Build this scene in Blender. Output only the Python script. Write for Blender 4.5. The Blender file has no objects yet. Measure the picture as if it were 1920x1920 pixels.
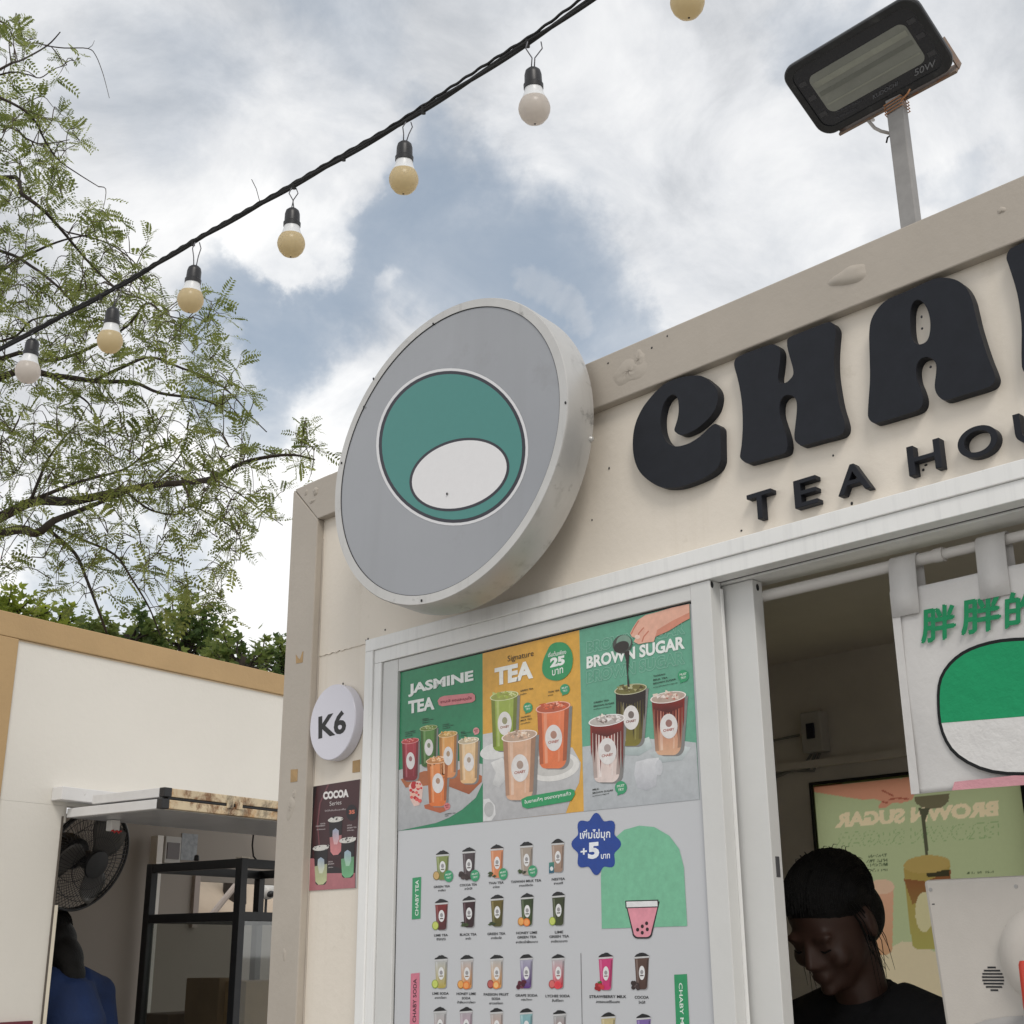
import bpy, bmesh, math, random
from mathutils import Vector, Matrix, noise
from mathutils.geometry import tessellate_polygon
rnd = random.Random(7)
SC = bpy.context.scene
COL = SC.collection
R = math.radians

# ------------------------------------------------------------------ camera
YAW, PITCH, ROLL, FPX, C0 = R(135.839), R(18.922), R(-0.469), 2412.2, 960.0
CAM = Vector((2.55092, -1.71543, 1.6))
Ff = Vector((math.cos(PITCH) * math.cos(YAW), math.cos(PITCH) * math.sin(YAW), math.sin(PITCH)))
_r = Ff.cross(Vector((0, 0, 1))).normalized()
_u = _r.cross(Ff)
Fr = _r * math.cos(ROLL) + _u * math.sin(ROLL)
Fu = _u * math.cos(ROLL) - _r * math.sin(ROLL)
cd = bpy.data.cameras.new('camera')
cd.sensor_width = 36
cd.lens = 36 * FPX / 1920
cd.clip_start, cd.clip_end = 0.05, 3000
co = bpy.data.objects.new('camera', cd)
COL.objects.link(co)
co.matrix_world = Matrix(((Fr.x, Fu.x, -Ff.x, CAM.x), (Fr.y, Fu.y, -Ff.y, CAM.y), (Fr.z, Fu.z, -Ff.z, CAM.z), (0, 0, 0, 1)))
SC.camera = co


def ray(px, py):
    return Ff + Fr * ((px - C0) / FPX) - Fu * ((py - C0) / FPX)


def onY(px, py, y=0.0):            # photo pixel -> point on a plane parallel to the shop front
    d = ray(px, py)
    return CAM + d * ((y - CAM.y) / d.y)


def onP(px, py, p0, n):
    d = ray(px, py)
    return CAM + d * ((p0 - CAM).dot(n) / d.dot(n))


def dep(px, py, t):
    return CAM + ray(px, py) * t


# ------------------------------------------------------------------ sky, sun, exposure
SUN_AZ, SUN_EL = R(-34), R(44)     # soft daylight from the right, over the street
wd = bpy.data.worlds.new('World')
SC.world = wd
wd.use_nodes = True
wn, wl = wd.node_tree.nodes, wd.node_tree.links
wn.clear()


def N(tree, typ, **kw):
    n = tree.nodes.new(typ)
    for k, v in kw.items():
        if k == 'inp':
            for i, x in v.items():
                n.inputs[i].default_value = x
        else:
            setattr(n, k, v)
    return n


def build_sky():
    T = wd.node_tree
    out = N(T, 'ShaderNodeOutputWorld')
    bg = N(T, 'ShaderNodeBackground', inp={1: 0.1})
    wl.new(bg.outputs[0], out.inputs[0])
    sky = N(T, 'ShaderNodeTexSky', sky_type='NISHITA', sun_disc=False, sun_elevation=SUN_EL,
            sun_rotation=math.pi / 2 - SUN_AZ, air_density=1.2, dust_density=2.5, ozone_density=1.0)
    tc = N(T, 'ShaderNodeTexCoord')
    # a cloud layer overhead: the direction meets a flat sheet of cloud
    sep = N(T, 'ShaderNodeSeparateXYZ')
    wl.new(tc.outputs['Generated'], sep.inputs[0])
    zc = N(T, 'ShaderNodeMath', operation='MAXIMUM', inp={1: 0.0})
    wl.new(sep.outputs[2], zc.inputs[0])
    za = N(T, 'ShaderNodeMath', operation='ADD', inp={1: 0.42})
    wl.new(zc.outputs[0], za.inputs[0])
    dv = N(T, 'ShaderNodeVectorMath', operation='DIVIDE')
    cz = N(T, 'ShaderNodeCombineXYZ')
    for i in range(3):
        wl.new(za.outputs[0], cz.inputs[i])
    wl.new(tc.outputs['Generated'], dv.inputs[0])
    wl.new(cz.outputs[0], dv.inputs[1])
    n1 = N(T, 'ShaderNodeTexNoise', inp={'Scale': 3.1, 'Detail': 9, 'Roughness': 0.56, 'Distortion': 0.25})
    n2 = N(T, 'ShaderNodeTexNoise', inp={'Scale': 6.5, 'Detail': 10, 'Roughness': 0.62, 'Distortion': 0.5})
    n3 = N(T, 'ShaderNodeTexNoise', inp={'Scale': 2.2, 'Detail': 5, 'Roughness': 0.5})
    mp = N(T, 'ShaderNodeMapping', inp={'Location': (4.3, 1.7, 2.2)})
    wl.new(dv.outputs[0], mp.inputs[0])
    for n in (n1, n2):
        wl.new(dv.outputs[0], n.inputs['Vector'])
    wl.new(mp.outputs[0], n3.inputs['Vector'])
    # where the sheet is torn open: a few soft holes, edges broken up by noise
    nd = N(T, 'ShaderNodeTexNoise', inp={'Scale': 4.5, 'Detail': 8, 'Roughness': 0.60})
    wl.new(tc.outputs['Generated'], nd.inputs['Vector'])
    nds = N(T, 'ShaderNodeVectorMath', operation='SUBTRACT', inp={1: (0.5, 0.5, 0.5)})
    wl.new(nd.outputs['Color'], nds.inputs[0])
    ndm = N(T, 'ShaderNodeVectorMath', operation='SCALE', inp={'Scale': 0.26})
    wl.new(nds.outputs[0], ndm.inputs[0])
    nda = N(T, 'ShaderNodeVectorMath', operation='ADD')
    wl.new(tc.outputs['Generated'], nda.inputs[0])
    wl.new(ndm.outputs[0], nda.inputs[1])
    ndn = N(T, 'ShaderNodeVectorMath', operation='NORMALIZE')
    wl.new(nda.outputs[0], ndn.inputs[0])
    gap = None
    for px, py, rad, amt in ((830, 380, 5.2, 1.0), (960, 500, 5.5, 1.0), (700, 500, 4.6, .9), (520, 590, 4.2, .9), (1110, 560, 3.6, .9),
                             (470, 720, 3.0, .8), (1480, 60, 2.6, .5), (190, 1030, 3.4, .6), (60, 1090, 3.2, .5), (230, 860, 1.8, .5), (1830, 380, 2.2, .45),
                             (250, 60, 5.0, .45), (640, 60, 4.2, .35)):
        d = ray(px, py).normalized()
        dt = N(T, 'ShaderNodeVectorMath', operation='DOT_PRODUCT', inp={1: d})
        wl.new(ndn.outputs[0], dt.inputs[0])
        mr = N(T, 'ShaderNodeMapRange', interpolation_type='SMOOTHSTEP',
               inp={1: math.cos(R(rad)), 2: math.cos(R(rad * .3)), 3: 0.0, 4: amt})
        wl.new(dt.outputs['Value'], mr.inputs[0])
        if gap is None:
            gap = mr.outputs[0]
        else:
            mx = N(T, 'ShaderNodeMath', operation='MAXIMUM')
            wl.new(gap, mx.inputs[0])
            wl.new(mr.outputs[0], mx.inputs[1])
            gap = mx.outputs[0]
    # puffs of cloud drifting inside the hole
    for px, py, rad, amt in ((630, 440, 2.2, .75), (560, 450, 2.0, .7), (990, 550, 1.3, .4), (800, 525, 1.2, .3), (470, 640, 1.6, .5), (700, 280, 1.4, .5)):
        d = ray(px, py).normalized()
        dt = N(T, 'ShaderNodeVectorMath', operation='DOT_PRODUCT', inp={1: d})
        wl.new(ndn.outputs[0], dt.inputs[0])
        mr = N(T, 'ShaderNodeMapRange', interpolation_type='SMOOTHSTEP', inp={1: math.cos(R(rad)), 2: math.cos(R(rad * .2)), 3: 0.0, 4: amt})
        wl.new(dt.outputs['Value'], mr.inputs[0])
        mx = N(T, 'ShaderNodeMath', operation='SUBTRACT', use_clamp=True)
        wl.new(gap, mx.inputs[0])
        wl.new(mr.outputs[0], mx.inputs[1])
        gap = mx.outputs[0]
    # cover = smoothstep(noise - gap)
    g2 = N(T, 'ShaderNodeMath', operation='MULTIPLY', inp={1: 0.36})
    wl.new(gap, g2.inputs[0])
    s1 = N(T, 'ShaderNodeMath', operation='SUBTRACT')
    nm1 = N(T, 'ShaderNodeMath', operation='MULTIPLY', inp={1: 0.72})
    wl.new(n1.outputs[0], nm1.inputs[0])
    nm2 = N(T, 'ShaderNodeMath', operation='MULTIPLY_ADD', inp={1: 0.28})
    wl.new(n2.outputs[0], nm2.inputs[0])
    wl.new(nm1.outputs[0], nm2.inputs[2])
    wl.new(nm2.outputs[0], s1.inputs[0])
    wl.new(g2.outputs[0], s1.inputs[1])
    cov = N(T, 'ShaderNodeMapRange', interpolation_type='SMOOTHSTEP', inp={1: -0.03, 2: 0.56, 3: 0.05, 4: 1.0})
    wl.new(s1.outputs[0], cov.inputs[0])
    # cloud body: bright where thin and billowy, greyer where thick
    cr = N(T, 'ShaderNodeValToRGB')
    e = cr.color_ramp.elements
    e[0].position, e[0].color = 0.30, (4.6, 4.85, 5.2, 1)
    e[1].position, e[1].color = 0.72, (11.3, 11.25, 11.15, 1)
    k = e.new(0.5)
    k.color = (8.1, 8.25, 8.5, 1)
    mixn = N(T, 'ShaderNodeMath', operation='MULTIPLY_ADD', inp={1: 0.55})
    wl.new(n2.outputs[0], mixn.inputs[0])
    n3m = N(T, 'ShaderNodeMath', operation='MULTIPLY', inp={1: 0.45})
    wl.new(n3.outputs[0], n3m.inputs[0])
    wl.new(n3m.outputs[0], mixn.inputs[2])
    # the sheet thins and brightens low over the horizon
    low = N(T, 'ShaderNodeMapRange', interpolation_type='SMOOTHSTEP', inp={1: 0.50, 2: 0.16, 3: -0.03, 4: 0.25})
    wl.new(sep.outputs[2], low.inputs[0])
    lad = N(T, 'ShaderNodeMath', operation='ADD')
    wl.new(mixn.outputs[0], lad.inputs[0])
    wl.new(low.outputs[0], lad.inputs[1])
    acc = lad.outputs[0]
    for px, py, rad, amt in ((1330, 420, 9.0, .14), (1650, 260, 8.0, .08), (560, 420, 4.5, .14), (520, 860, 8.0, .16), (1080, 180, 5.0, .10), (1000, 330, 3.0, .06)):
        d = ray(px, py).normalized()
        dt = N(T, 'ShaderNodeVectorMath', operation='DOT_PRODUCT', inp={1: d})
        wl.new(ndn.outputs[0], dt.inputs[0])
        mr = N(T, 'ShaderNodeMapRange', interpolation_type='SMOOTHSTEP', inp={1: math.cos(R(rad)), 2: math.cos(R(rad * .15)), 3: 0.0, 4: amt})
        wl.new(dt.outputs['Value'], mr.inputs[0])
        ad = N(T, 'ShaderNodeMath', operation='ADD')
        wl.new(acc, ad.inputs[0])
        wl.new(mr.outputs[0], ad.inputs[1])
        acc = ad.outputs[0]
    wl.new(acc, cr.inputs[0])
    # clear sky seen through haze
    hz = N(T, 'ShaderNodeMix', data_type='RGBA', inp={0: 0.55})
    hz.inputs[7].default_value = (4.7, 5.6, 6.6, 1)
    wl.new(sky.outputs[0], hz.inputs[6])
    mx = N(T, 'ShaderNodeMix', data_type='RGBA')
    wl.new(cov.outputs[0], mx.inputs[0])
    wl.new(hz.outputs[2], mx.inputs[6])
    wl.new(cr.outputs[0], mx.inputs[7])
    wl.new(mx.outputs[2], bg.inputs[0])


build_sky()
sd = bpy.data.lights.new('sun', 'SUN')
sd.energy, sd.angle, sd.color = 1.5, R(20), (1.0, 0.95, 0.88)
so = bpy.data.objects.new('sun', sd)
COL.objects.link(so)
so.rotation_euler = Vector((math.cos(SUN_EL) * math.cos(SUN_AZ), math.cos(SUN_EL) * math.sin(SUN_AZ), math.sin(SUN_EL))).to_track_quat('Z', 'Y').to_euler()
so.location = (6, -4, 8)
vs = SC.view_settings
vs.view_transform, vs.look, vs.exposure, vs.gamma = 'Standard', 'None', -0.03, 1
vs.use_curve_mapping = False
SC.cycles.max_bounces = 8
SC.cycles.transparent_max_bounces = 16
SC.cycles.use_denoising = True


# ------------------------------------------------------------------ materials
def lin(c):
    return tuple(((x / 255) / 12.92 if x / 255 <= .04045 else ((x / 255 + .055) / 1.055) ** 2.4) for x in c)


MATS = {}


def mat(name, col, rough=.6, metal=0.0, var=.06, vscale=6.0, bump=0.0, bscale=60.0, spec=.5, coat=0.0, trans=0.0,
        dirt=None, streak=None, rust=None):
    """Procedural surface: base colour with soft variation, optional specks of dirt, vertical streaks, rust, fine relief."""
    if name in MATS:
        return MATS[name]
    m = bpy.data.materials.new(name)
    m.use_nodes = True
    T = m.node_tree
    L = T.links
    b = T.nodes['Principled BSDF']
    b.inputs['Roughness'].default_value = rough
    b.inputs['Metallic'].default_value = metal
    b.inputs['Specular IOR Level'].default_value = spec
    b.inputs['Coat Weight'].default_value = coat
    b.inputs['Coat Roughness'].default_value = .08
    tc = N(T, 'ShaderNodeTexCoord')
    nz = N(T, 'ShaderNodeTexNoise', inp={'Scale': vscale, 'Detail': 6, 'Roughness': .6})
    L.new(tc.outputs['Object'], nz.inputs['Vector'])
    mr = N(T, 'ShaderNodeMapRange', inp={1: .3, 2: .7, 3: 1 - var, 4: 1 + var})
    L.new(nz.outputs[0], mr.inputs[0])
    sc_ = N(T, 'ShaderNodeVectorMath', operation='SCALE', inp={0: col[:3]})
    L.new(mr.outputs[0], sc_.inputs['Scale'])
    cur = sc_.outputs[0]

    def over(fac_socket, colour, cur):
        mx = N(T, 'ShaderNodeMix', data_type='RGBA')
        mx.inputs[7].default_value = (*colour[:3], 1)
        L.new(fac_socket, mx.inputs[0])
        L.new(cur, mx.inputs[6])
        return mx.outputs[2]
    if dirt:
        dcol, dsc, thr, amt = dirt
        n2 = N(T, 'ShaderNodeTexNoise', inp={'Scale': dsc, 'Detail': 8, 'Roughness': .7})
        L.new(tc.outputs['Object'], n2.inputs['Vector'])
        m2 = N(T, 'ShaderNodeMapRange', inp={1: thr, 2: thr + .12, 3: 0, 4: amt})
        L.new(n2.outputs[0], m2.inputs[0])
        cur = over(m2.outputs[0], dcol, cur)
    if streak:
        dcol, sx, thr, amt = streak
        mp = N(T, 'ShaderNodeMapping', inp={'Scale': (sx, sx, sx * .06)})
        L.new(tc.outputs['Object'], mp.inputs[0])
        n3 = N(T, 'ShaderNodeTexNoise', inp={'Scale': 1.0, 'Detail': 4, 'Roughness': .6})
        L.new(mp.outputs[0], n3.inputs['Vector'])
        m3 = N(T, 'ShaderNodeMapRange', inp={1: thr, 2: thr + .3, 3: 0, 4: amt})
        L.new(n3.outputs[0], m3.inputs[0])
        cur = over(m3.outputs[0], dcol, cur)
    if rust:
        for dcol, dsc, thr, amt in rust:
            n4 = N(T, 'ShaderNodeTexNoise', inp={'Scale': dsc, 'Detail': 9, 'Roughness': .72, 'Distortion': .4})
            L.new(tc.outputs['Object'], n4.inputs['Vector'])
            m4 = N(T, 'ShaderNodeMapRange', inp={1: thr, 2: thr + .1, 3: 0, 4: amt})
            L.new(n4.outputs[0], m4.inputs[0])
            cur = over(m4.outputs[0], dcol, cur)
    L.new(cur, b.inputs['Base Color'])
    if bump:
        nb = N(T, 'ShaderNodeTexNoise', inp={'Scale': bscale, 'Detail': 5, 'Roughness': .6})
        L.new(tc.outputs['Object'], nb.inputs['Vector'])
        bp = N(T, 'ShaderNodeBump', inp={'Strength': bump, 'Distance': .01})
        L.new(nb.outputs[0], bp.inputs['Height'])
        L.new(bp.outputs[0], b.inputs['Normal'])
    if trans:
        out = T.nodes['Material Output']
        tr = N(T, 'ShaderNodeBsdfTranslucent')
        L.new(cur, tr.inputs[0])
        ms = N(T, 'ShaderNodeMixShader', inp={0: trans})
        L.new(b.outputs[0], ms.inputs[1])
        L.new(tr.outputs[0], ms.inputs[2])
        L.new(ms.outputs[0], out.inputs[0])
    MATS[name] = m
    return m


def print_mat(name, rough=.35, trans=0.0, spec=.4, bump=0.0, grain=.10):
    """Printed ink: the colour is the print itself, carried per vertex."""
    m = bpy.data.materials.new(name)
    m.use_nodes = True
    T = m.node_tree
    b = T.nodes['Principled BSDF']
    b.inputs['Roughness'].default_value = rough
    b.inputs['Specular IOR Level'].default_value = spec
    a = N(T, 'ShaderNodeAttribute', attribute_name='ink')
    tc0 = N(T, 'ShaderNodeTexCoord')
    n0 = N(T, 'ShaderNodeTexNoise', inp={'Scale': 70, 'Detail': 7, 'Roughness': .7})
    T.links.new(tc0.outputs['Object'], n0.inputs['Vector'])
    m0 = N(T, 'ShaderNodeMapRange', inp={1: .3, 2: .7, 3: 1 - grain, 4: 1 + grain})
    T.links.new(n0.outputs[0], m0.inputs[0])
    v0 = N(T, 'ShaderNodeVectorMath', operation='SCALE')
    T.links.new(a.outputs['Color'], v0.inputs[0])
    T.links.new(m0.outputs[0], v0.inputs['Scale'])
    T.links.new(v0.outputs[0], b.inputs['Base Color'])
    if bump:
        tc = N(T, 'ShaderNodeTexCoord')
        nb = N(T, 'ShaderNodeTexNoise', inp={'Scale': 18, 'Detail': 6, 'Roughness': .6})
        T.links.new(tc.outputs['Object'], nb.inputs['Vector'])
        bp = N(T, 'ShaderNodeBump', inp={'Strength': bump, 'Distance': .02})
        T.links.new(nb.outputs[0], bp.inputs['Height'])
        T.links.new(bp.outputs[0], b.inputs['Normal'])
    if trans:
        tr = N(T, 'ShaderNodeBsdfTranslucent')
        T.links.new(a.outputs['Color'], tr.inputs[0])
        ms = N(T, 'ShaderNodeMixShader', inp={0: trans})
        T.links.new(b.outputs[0], ms.inputs[1])
        T.links.new(tr.outputs[0], ms.inputs[2])
        T.links.new(ms.outputs[0], T.nodes['Material Output'].inputs[0])
    return m


def glass_mat(name, tint=(.9, .92, .92), refl=.12, rough=.03):
    m = bpy.data.materials.new(name)
    m.use_nodes = True
    T = m.node_tree
    T.nodes.clear()
    o = N(T, 'ShaderNodeOutputMaterial')
    t = N(T, 'ShaderNodeBsdfTransparent', inp={0: (*tint, 1)})
    g = N(T, 'ShaderNodeBsdfGlossy', inp={'Roughness': rough})
    fr = N(T, 'ShaderNodeLayerWeight', inp={0: .25})
    ad = N(T, 'ShaderNodeMath', operation='MULTIPLY_ADD', inp={1: .6, 2: refl * .35}, use_clamp=True)
    ms = N(T, 'ShaderNodeMixShader')
    T.links.new(fr.outputs['Facing'], ad.inputs[0])
    T.links.new(ad.outputs[0], ms.inputs[0])
    T.links.new(t.outputs[0], ms.inputs[1])
    T.links.new(g.outputs[0], ms.inputs[2])
    T.links.new(ms.outputs[0], o.inputs[0])
    return m


CREAM = mat('cream_paint', (.75, .685, .595), .55, var=.035, vscale=2.5, bump=.10, bscale=45, dirt=((.42, .36, .27), 9, .62, .35), streak=((.52, .45, .34), 26, .58, .28))
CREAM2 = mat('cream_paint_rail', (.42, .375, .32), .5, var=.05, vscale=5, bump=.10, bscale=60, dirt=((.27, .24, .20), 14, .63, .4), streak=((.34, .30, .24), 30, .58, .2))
ALU = mat('white_aluminium', (.80, .80, .785), .38, var=.03, vscale=8, streak=((.46, .46, .46), 60, .50, .30), dirt=((.3, .3, .28), 30, .68, .45))
ALU2 = mat('white_aluminium_clean', (.63, .63, .615), .4, var=.03, vscale=8, bump=.05, bscale=30, dirt=((.4, .4, .38), 22, .68, .3))
GASK = mat('black_gasket', (.012, .012, .014), .5)
BLACKL = mat('black_acrylic_letter', (.0120, .0138, .0195), .5, var=.15, vscale=30, spec=.25, bump=.03, bscale=300)
DARKW = mat('interior_panel', (.76, .71, .64), .6, var=.08, vscale=5, bump=.05, bscale=20)
DARKC = mat('interior_ceiling_panel', (.72, .67, .60), .6, var=.06, vscale=4)
STEEL = mat('galvanised_tube', (.30, .29, .28), .5, .25, var=.15, vscale=25, dirt=((.22, .2, .18), 40, .6, .5))
BLACKM = mat('black_metal', (.014, .015, .017), .42, .0, var=.2, vscale=30)
BLACKP = mat('black_plastic', (.018, .018, .02), .4, var=.15, vscale=40)
BLACKR = mat('black_rubber_cable', (.012, .012, .012), .7, var=.3, vscale=80, bump=.4, bscale=300)
WHITEP = mat('white_plastic', (.72, .71, .69), .42, var=.03, dirt=((.35, .33, .3), 30, .68, .4))
WALLW = mat('left_stall_white_wall', (.72, .69, .63), .6, var=.03, vscale=1.6, bump=.10, bscale=40, dirt=((.5, .45, .36), 5, .66, .25))
TAN = mat('left_stall_tan_paint', (.45, .30, .145), .6, var=.06, vscale=5, bump=.12, bscale=60, dirt=((.35, .23, .12), 16, .64, .35))
BARK = mat('branch_bark', (.035, .026, .02), .9, var=.35, vscale=14, bump=.5, bscale=60)


# ------------------------------------------------------------------ mesh helpers
class MB:
    def __init__(s):
        s.v, s.f = [], []

    def add(s, verts, faces):
        b = len(s.v)
        s.v += [tuple(x) for x in verts]
        s.f += [tuple(i + b for i in q) for q in faces]
        return s

    def box(s, a, b):
        x0, x1 = sorted((a[0], b[0]))
        y0, y1 = sorted((a[1], b[1]))
        z0, z1 = sorted((a[2], b[2]))
        return s.add([(x0, y0, z0), (x1, y0, z0), (x1, y1, z0), (x0, y1, z0), (x0, y0, z1), (x1, y0, z1), (x1, y1, z1), (x0, y1, z1)],
                     [(0, 3, 2, 1), (4, 5, 6, 7), (0, 1, 5, 4), (1, 2, 6, 5), (2, 3, 7, 6), (3, 0, 4, 7)])

    def obox(s, o, ax, ay, az, a, b):      # box in a local frame
        m = MB().box(a, b)
        return s.add([o + ax * p[0] + ay * p[1] + az * p[2] for p in m.v], m.f)

    def prism(s, loop, off):               # closed loop of points, pushed along a vector
        n = len(loop)
        loop = [Vector(p) for p in loop]
        v = loop + [p + off for p in loop]
        tri = tessellate_polygon([loop])
        f = [tuple(t) for t in tri] + [tuple(n + i for i in reversed(t)) for t in tri]
        f += [(i, (i + 1) % n, n + (i + 1) % n, n + i) for i in range(n)]
        return s.add(v, f)

    def tube(s, pts, r, seg=8, cap=True):
        pts = [Vector(p) for p in pts]
        n = len(pts)
        rr = r if isinstance(r, (list, tuple)) else [r] * n
        t0 = (pts[1] - pts[0]).normalized()
        up = Vector((0, 0, 1)) if abs(t0.z) < .9 else Vector((1, 0, 0))
        a = t0.cross(up).normalized()
        vs_ = []
        for i, p in enumerate(pts):
            t = (pts[min(i + 1, n - 1)] - pts[max(i - 1, 0)])
            t = t.normalized() if t.length > 1e-9 else t0
            a = (a - t * a.dot(t))
            a = a.normalized() if a.length > 1e-6 else t.orthogonal().normalized()
            b = t.cross(a)
            for k in range(seg):
                w = 2 * math.pi * k / seg
                vs_.append(p + (a * math.cos(w) + b * math.sin(w)) * rr[i])
        fs = [(i * seg + k, i * seg + (k + 1) % seg, (i + 1) * seg + (k + 1) % seg, (i + 1) * seg + k) for i in range(n - 1) for k in range(seg)]
        if cap:
            fs += [tuple(reversed(range(seg))), tuple((n - 1) * seg + k for k in range(seg))]
        return s.add(vs_, fs)

    def lathe(s, prof, o, ax, seg=32):     # prof: (radius, height along ax)
        ax = Vector(ax).normalized()
        a = ax.orthogonal().normalized()
        b = ax.cross(a)
        vs_ = []
        for r_, h in prof:
            for k in range(seg):
                w = 2 * math.pi * k / seg
                vs_.append(Vector(o) + ax * h + (a * math.cos(w) + b * math.sin(w)) * r_)
        n = len(prof)
        fs = [(i * seg + k, i * seg + (k + 1) % seg, (i + 1) * seg + (k + 1) % seg, (i + 1) * seg + k) for i in range(n - 1) for k in range(seg)]
        fs += [tuple(reversed(range(seg))), tuple((n - 1) * seg + k for k in range(seg))]
        return s.add(vs_, fs)

    def ell(s, c, rx, ry, rz, m=None, seg=20, ring=12):
        vs_, fs = [], []
        for i in range(ring + 1):
            th = math.pi * i / ring
            for k in range(seg):
                w = 2 * math.pi * k / seg
                p = Vector((rx * math.sin(th) * math.cos(w), ry * math.sin(th) * math.sin(w), rz * math.cos(th)))
                if m is not None:
                    p = m @ p
                vs_.append(Vector(c) + p)
        for i in range(ring):
            for k in range(seg):
                fs.append((i * seg + k, (i + 1) * seg + k, (i + 1) * seg + (k + 1) % seg, i * seg + (k + 1) % seg))
        return s.add(vs_, fs)

    def build(s, name, material=None, parent=None, smooth=False, bevel=0.0, fix=True):
        me = bpy.data.meshes.new(name)
        me.from_pydata(s.v, [], s.f)
        if fix:
            bm = bmesh.new()
            bm.from_mesh(me)
            bmesh.ops.recalc_face_normals(bm, faces=bm.faces)
            bm.to_mesh(me)
            bm.free()
        o = bpy.data.objects.new(name, me)
        COL.objects.link(o)
        if material:
            me.materials.append(material)
        if parent:
            o.parent = parent
            o.matrix_parent_inverse = Matrix.Translation(-parent.location)
        if smooth:
            me.polygons.foreach_set('use_smooth', [True] * len(me.polygons))
            if smooth == 'auto':
                me.set_sharp_from_angle(angle=R(35))
        if bevel:
            md = o.modifiers.new('bevel', 'BEVEL')
            md.width, md.segments, md.limit_method, md.angle_limit = bevel, 2, 'ANGLE', R(40)
        return o


def tag(o, label, cat, group=None, kind=None):
    if label:
        o['label'] = label
    if cat:
        o['category'] = cat
    if group:
        o['group'] = group
    if kind:
        o['kind'] = kind
    return o


def thing(name, label, cat, loc=(0, 0, 0), group=None):
    o = bpy.data.objects.new(name, None)
    COL.objects.link(o)
    o.location = loc
    o.empty_display_size = .1
    return tag(o, label, cat, group)


def part_box(name, a, b, m, parent, bevel=.002):
    return MB().box(a, b).build(name, m, parent, bevel=bevel)


# ---- flat print: coloured shapes laid in thin layers on a sheet
class Ink:
    """Shapes on a plane given by origin + two axes; normal n points at the reader. Layers are .25 mm apart."""
    STEP = .00025
    jobs = []

    def __init__(s, pt, n):
        s.pt, s.n = pt, Vector(n)          # pt(px,py) -> point on the sheet
        s.v, s.f, s.c = [], [], []

    def _put(s, pts, faces, cols, layer):
        b = len(s.v)
        s.v += [tuple(Vector(p) + s.n * (layer * s.STEP)) for p in pts]
        s.c += cols
        s.f += [tuple(i + b for i in q) for q in faces]

    def poly(s, pix, col, layer=1, col2=None):
        """pix: photo pixels of the outline; col2 = colour at the lower end (printed gradient)."""
        pts = [s.pt(*p) for p in pix]
        if col2 is None:
            cols = [lin(col)] * len(pts)
        else:
            ys = [p[1] for p in pix]
            a, b_ = min(ys), max(ys)
            c1, c2 = lin(col), lin(col2)
            cols = [tuple(c1[k] + (c2[k] - c1[k]) * (y - a) / max(b_ - a, 1e-6) for k in range(3)) for y in ys]
        tri = tessellate_polygon([pts])
        s._put(pts, [tuple(t) for t in tri], cols, layer)

    def ellipse(s, cx, cy, rx, ry, col, layer=1, rot=0.0, seg=28, col2=None):
        q = []
        for k in range(seg):
            w = 2 * math.pi * k / seg
            x, y = rx * math.cos(w), ry * math.sin(w)
            q.append((cx + x * math.cos(rot) - y * math.sin(rot), cy + x * math.sin(rot) + y * math.cos(rot)))
        s.poly(q, col, layer, col2)

    def line(s, pix, w, col, layer=1):
        for (x0, y0), (x1, y1) in zip(pix[:-1], pix[1:]):
            L = math.hypot(x1 - x0, y1 - y0) or 1
            nx, ny = -(y1 - y0) / L * w / 2, (x1 - x0) / L * w / 2
            s.poly([(x0 + nx, y0 + ny), (x1 + nx, y1 + ny), (x1 - nx, y1 - ny), (x0 - nx, y0 - ny)], col, layer)

    def text(s, body, lb, rb, h, col, layer=1, bold=0.0, outline=False, up=None):
        """Fit words between the lower-left pixel lb and the lower-right pixel rb, h pixels tall."""
        Ink.jobs.append((s, body, lb, rb, h, col, layer, bold, outline, up))

    def build(s, name, m, parent):
        me = bpy.data.meshes.new(name)
        me.from_pydata(s.v, [], s.f)
        at = me.color_attributes.new('ink', 'FLOAT_COLOR', 'POINT')
        for i, c in enumerate(s.c):
            at.data[i].color = (*c, 1)
        me.materials.append(m)
        bm = bmesh.new()
        bm.from_mesh(me)
        flip = [f for f in bm.faces if f.normal.dot(s.n) < 0]
        bmesh.ops.reverse_faces(bm, faces=flip)
        bm.to_mesh(me)
        bm.free()
        o = bpy.data.objects.new(name, me)
        COL.objects.link(o)
        o.parent = parent
        o.matrix_parent_inverse = Matrix.Translation(-parent.location)
        return o


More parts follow.
